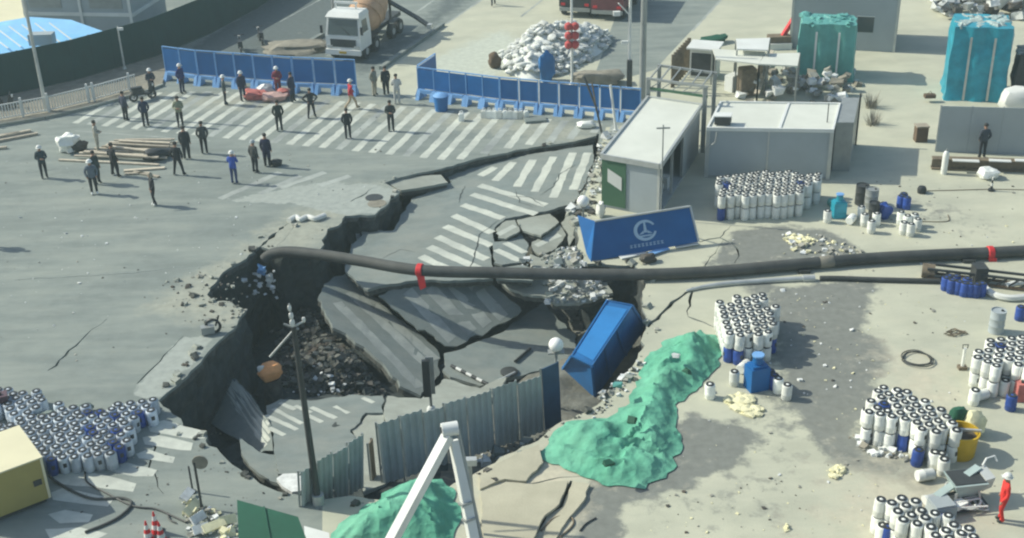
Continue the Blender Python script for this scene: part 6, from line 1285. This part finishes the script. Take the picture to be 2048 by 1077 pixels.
def hand(n_, w, d):        # wrist and hand of one arm, d the direction of the fingers
    w, d = Vector(w), Vector(d).normalized(); s_ = -1 if n_ == 'l' else 1
    return {n_ + 'wri': tuple(w), n_ + 'pal': tuple(w + d * .085), n_ + 'fin': tuple(w + d * .16), n_ + 'thu': tuple(w + d * .08 + Vector((-s_ * .035, -.03, .02)))}
POSES = {'stand': {}, 'wide': {'lkne': (-.17, -.03, .5), 'lank': (-.25, .02, .1), 'ltoe': (-.3, -.13, .05), 'lhee': (-.24, .06, .05), 'rkne': (.17, -.02, .5), 'rank': (.24, .03, .1), 'rtoe': (.29, -.13, .05), 'rhee': (.24, .07, .05), 'lelb': (-.28, .05, 1.15), 'relb': (.28, .05, 1.15), **hand('l', (-.25, -.08, .95), (.3, -.2, -1)), **hand('r', (.25, -.08, .95), (-.3, -.2, -1))},
         'pockets': {'lelb': (-.265, .08, 1.15), 'relb': (.265, .08, 1.15), **hand('l', (-.22, -.04, .97), (.4, -.3, -1)), **hand('r', (.22, -.04, .97), (-.4, -.3, -1))},
         'arms_front': {'lelb': (-.25, -.03, 1.13), 'relb': (.25, -.03, 1.13), **hand('l', (-.1, -.22, 1.12), (1, -.3, .15)), **hand('r', (.1, -.23, 1.1), (-1, -.3, .1))},
         'phone': {'lelb': (-.24, -.06, 1.16), 'relb': (.26, -.08, 1.15), **hand('l', (-.07, -.3, 1.32), (.3, -.3, 1)), **hand('r', (.09, -.3, 1.32), (-.3, -.3, 1)), 'chin': (0, -.035, 1.55), 'head': (0, -.04, 1.635), 'crown': (0, -.03, 1.72), 'nose': (0, -.14, 1.6)},
         'walk': {'lkne': (-.1, -.2, .52), 'lank': (-.1, -.28, .12), 'ltoe': (-.11, -.46, .09), 'lhee': (-.1, -.25, .06), 'rkne': (.1, .03, .5), 'rank': (.1, .36, .16), 'rtoe': (.11, .22, .05), 'rhee': (.1, .4, .16), 'lelb': (-.25, .18, 1.18), 'relb': (.25, -.1, 1.14), **hand('l', (-.24, .2, .95), (0, -.1, -1)), **hand('r', (.22, -.24, 1.0), (0, -.5, -1))},
         'akimbo': {'lelb': (-.42, .1, 1.16), 'relb': (.42, .1, 1.16), **hand('l', (-.2, -.03, 1.0), (.6, -.4, -.4)), **hand('r', (.2, -.03, 1.0), (-.6, -.4, -.4)), 'lkne': (-.14, -.02, .5), 'lank': (-.19, .02, .1), 'ltoe': (-.23, -.13, .05), 'lhee': (-.19, .06, .05), 'rkne': (.14, -.02, .5), 'rank': (.19, .03, .1), 'rtoe': (.23, -.13, .05), 'rhee': (.19, .07, .05)}}
PM = {}
def person_mesh(pose, coat=False):
    key = (pose, coat)
    if key in PM: return PM[key]
    J = {k: (Vector(POSES[pose].get(k, v[0])), v[1]) for k, v in BASE.items()}
    if coat:
        for n_ in 'lr': J[n_ + 'hip'] = (J[n_ + 'hip'][0], (.12, .13)); J[n_ + 'kne'] = (J[n_ + 'kne'][0], (.095, .1))
    names = list(J); ix = {n_: i for i, n_ in enumerate(names)}
    me = bpy.data.meshes.new('skeleton'); me.from_pydata([tuple(J[n_][0]) for n_ in names], [(ix[a], ix[b]) for a, b, _ in BONES], []); me.update()
    ob = bpy.data.objects.new('skeleton', me); COL.objects.link(ob); ob.modifiers.new('s', 'SKIN'); sv = me.skin_vertices[0].data
    for n_ in names: sv[ix[n_]].radius = J[n_][1]; sv[ix[n_]].use_root = n_ == 'pelvis'
    sd = ob.modifiers.new('d', 'SUBSURF'); sd.levels = 1; sd.render_levels = 1
    dg = bpy.context.evaluated_depsgraph_get(); out = bpy.data.meshes.new_from_object(ob.evaluated_get(dg)); out.name = 'body'
    bpy.data.objects.remove(ob)
    while len(out.materials) < 4: out.materials.append(MATS['black'])
    segs = [(J[a][0], J[b][0], (J[a][1][0] + J[b][1][0]) / 2, m) for a, b, m in BONES]
    for p in out.polygons:
        c = p.center; best = 9; bm_ = 0
        for a, b, r_, m in segs:
            d = b - a; t_ = max(0, min(1, (c - a).dot(d) / max(1e-9, d.dot(d)))); e = (c - a - d * t_).length - r_
            if e < best: best = e; bm_ = m
        if bm_ == 1 and c.z > (.52 if coat else .86): bm_ = 0
        if bm_ == 0 and c.z > 1.5: bm_ = 2
        p.material_index = bm_
    out.shade_smooth(); PM[key] = out; return out
CL = {}
def cloth(rgb):
    if rgb not in CL: n_ = 'cloth_%02d' % len(CL); mat(n_, rgb, .85, .2, 6.0); CL[rgb] = n_
    return MATS[CL[rgb]]
HAIR = MB().lathe([(.098, -.02), (.1, .03), (.09, .075), (.06, .105), (.001, .115)], 12).mesh('hair', 'hair'); HAIRL = MB().lathe([(.1, -.16), (.112, -.06), (.106, .03), (.09, .08), (.05, .11), (.001, .117)], 12)
HAIRL.v = [Vector((v.x, v.y + (.03 if v.z < 0 else 0), v.z)) for v in HAIRL.v]; HAIRL = HAIRL.mesh('long_hair', 'hair_grey')
HELM = MB().lathe([(.145, -.005), (.15, 0), (.122, .012), (.122, .05), (.1, .1), (.06, .128), (.001, .138)], 16); BRIM = MB().box((0, -.13, .005), (.16, .08, .02)).mesh('peak', 'white_paint')
HELM = {m: HELM.mesh('helmet', m) for m in ('white_paint', 'grey_paint')}
VEST = {}
BLK, NAVY, DGR = (.022, .025, .03), (.025, .035, .075), (.055, .06, .06)
PEOPLE = [ # x, y, facing (deg; 0 towards the camera, 90 to the right), pose, jacket, trousers, head, coat, label
    (90, 357, 30, 'arms_front', (.03, .05, .06), BLK, 'w', 0, 'person in dark jacket and white helmet left of the timber pile'),
    (190, 389, 20, 'pockets', (.12, .15, .18), BLK, 'w', 0, 'person in grey-blue jacket and white helmet before the timber pile'),
    (196, 368, 60, 'stand', (.035, .05, .05), BLK, 'h', 1, 'person in long dark coat right behind the white helmet before the timber'),
    (232, 353, 140, 'wide', BLK, BLK, 'h', 1, 'person in long black coat standing in the timber pile'),
    (310, 412, -60, 'walk2', BLK, BLK, 'l', 0, 'slim person in black with grey hair nearest the camera on the road'),
    (359, 351, 170, 'wide', BLK, BLK, 'h', 0, 'person in black with legs apart at the right end of the timber'),
    (375, 319, 180, 'stand', (.03, .035, .04), BLK, 'h', 1, 'person in dark long coat behind the one with legs apart'),
    (410, 308, 190, 'pockets', DGR, BLK, 'h', 0, 'person in charcoal jacket right of the timber pile'),
    (198, 306, 100, 'arms_front', (.42, .40, .33), (.36, .35, .28), 'h', 0, 'person in beige clothes behind the timber pile'),
    (293, 254, 200, 'pockets', NAVY, BLK, 'h', 0, 'person in navy on the left end of the crosswalk, nearer one'),
    (253, 242, 150, 'stand', (.05, .06, .09), BLK, 'h', 0, 'person in dark blue-grey at the left end of the crosswalk, farther one'),
    (362, 254, 10, 'arms_front', (.24, .26, .18), BLK, 'h', 0, 'person in khaki jacket and black trousers on the crosswalk'),
    (306, 193, 30, 'arms_front', (.03, .04, .06), BLK, 'w', 0, 'person in navy with white helmet beside the railing end'),
    (366, 187, 60, 'pockets', (.02, .03, .13), NAVY, 'w', 0, 'person in dark blue with white helmet before the leftmost barriers'),
    (452, 210, 100, 'stand', (.10, .12, .12), BLK, 'w', 0, 'person in grey jacket and white helmet left of the red bundles'),
    (487, 202, 40, 'stand', NAVY, NAVY, 'w', 0, 'person in navy coat and white helmet just left of the red bundles'),
    (470, 368, 170, 'phone', (.03, .08, .36), (.03, .05, .14), 'w', 0, 'person in bright blue jacket and white helmet on the open road'),
    (512, 346, 150, 'stand', DGR, BLK, 'g', 0, 'person in dark clothes and grey helmet right of the bright blue jacket'),
    (536, 334, 170, 'stand', (.02, .025, .06), BLK, 'h', 1, 'person in long navy coat beside the dark bag'),
    (560, 263, 190, 'pockets', (.03, .04, .035), BLK, 'h', 0, 'person in dark green-black on the middle of the crosswalk'),
    (624, 236, 20, 'akimbo', (.03, .035, .04), BLK, 'h', 0, 'person in black with arms akimbo before the left barriers'),
    (586, 204, 60, 'stand', NAVY, BLK, 'h', 1, 'person in navy right of the red bundles'),
    (558, 192, 10, 'arms_front', (.20, .04, .06), (.12, .04, .05), 'w', 0, 'person in maroon behind the red bundles'),
    (697, 278, 185, 'pockets', (.025, .03, .035), BLK, 'h', 0, 'person in black jacket nearest the manhole on the crosswalk'),
    (783, 263, 10, 'arms_front', (.04, .05, .05), BLK, 'h', 0, 'person in dark clothes with folded arms on the crosswalk'),
    (704, 219, 120, 'walk', (.42, .03, .05), (.38, .30, .20), 'w', 0, 'person in red jacket and tan trousers walking at the barrier gap'),
    (750, 192, 60, 'pockets', (.22, .22, .18), (.34, .31, .23), 'h', 0, 'person in drab jacket and tan trousers in the barrier gap'),
    (773, 190, 200, 'stand', BLK, BLK, 'h', 1, 'person in long black coat in the barrier gap'),
    (795, 209, 180, 'arms_front', (.45, .46, .44), (.40, .41, .39), 'h', 0, 'person in pale grey overalls at the right side of the gap'),
    (2000, 1044, -100, 'walk2', (.62, .035, .03), (.58, .035, .03), 'w', 0, 'worker in red overalls walking beside the grout mixer'),
    (1963, 316, 185, 'pockets', (.05, .06, .075), BLK, 'h', 0, 'person in dark clothes standing before the grey hoarding'),
    (987, 12, 180, 'walk', BLK, BLK, 'h', 0, 'person in black cut off by the top edge on the upper road'),
    (-28, 495, 60, 'stand', BLK, BLK, 'h', 0, 'person just outside the left edge casting a shadow on the road')]
POSES['walk2'] = {**POSES['stand'], 'relb': (.27, .02, 1.15), **hand('r', (.3, -.12, 1.0), (.2, -.4, -1)), 'rkne': (.06, -.05, .5), 'rank': (.05, .05, .1), 'rtoe': (.05, -.12, .05), 'rhee': (.05, .08, .05)}
for x, y, fa, pose, jk, tr, hd, coat, lb in PEOPLE:
    o = link('person', person_mesh(pose, bool(coat))); o.location = P(x, y); o.rotation_euler.z = rad(fa); s_ = rnd(.97, 1.05); o.scale = (s_ * 1.04, s_ * 1.04, s_); tag(o, lb, 'person', 'onlookers on the road' if x < 1000 else None)
    for i, m in enumerate((cloth(jk), cloth(tr), MATS['skin'], MATS['white_paint'] if x in (310, 190) else MATS['black'])): o.material_slots[i].link = 'OBJECT'; o.material_slots[i].material = m
    hz = POSES[pose].get('head', BASE['head'][0]); hl = Vector(hz)
    if hd in 'wg': q = link('helmet', HELM['white_paint' if hd == 'w' else 'grey_paint'], o); q.location = hl + Vector((0, 0, .03)); r_ = link('helmet_peak', BRIM, q)
    else: q = link('hair', HAIRL if hd == 'l' else HAIR, o); q.location = hl + Vector((0, .012, .03))
# ================================================================ HAZE
hv = bpy.data.materials.new('haze'); hv.use_nodes = True; hn = hv.node_tree; hn.nodes.clear()
ho = hn.nodes.new('ShaderNodeOutputMaterial'); pv = hn.nodes.new('ShaderNodeVolumePrincipled'); pv.inputs['Color'].default_value = (0.72, 0.95, 0.97, 1); pv.inputs['Density'].default_value = 0.0010; pv.inputs['Anisotropy'].default_value = 0.2
hn.links.new(pv.outputs['Volume'], ho.inputs['Volume'])
mb = MB().box((0, 136, 11.7), (300, 300, 37.4)); hm = bpy.data.meshes.new('haze'); hm.from_pydata([tuple(v) for v in mb.v], [], mb.f); hm.materials.append(hv)
o = link('haze', hm); o['kind'] = 'stuff'; tag(o, 'thin pale dusty air over the whole site', 'haze')
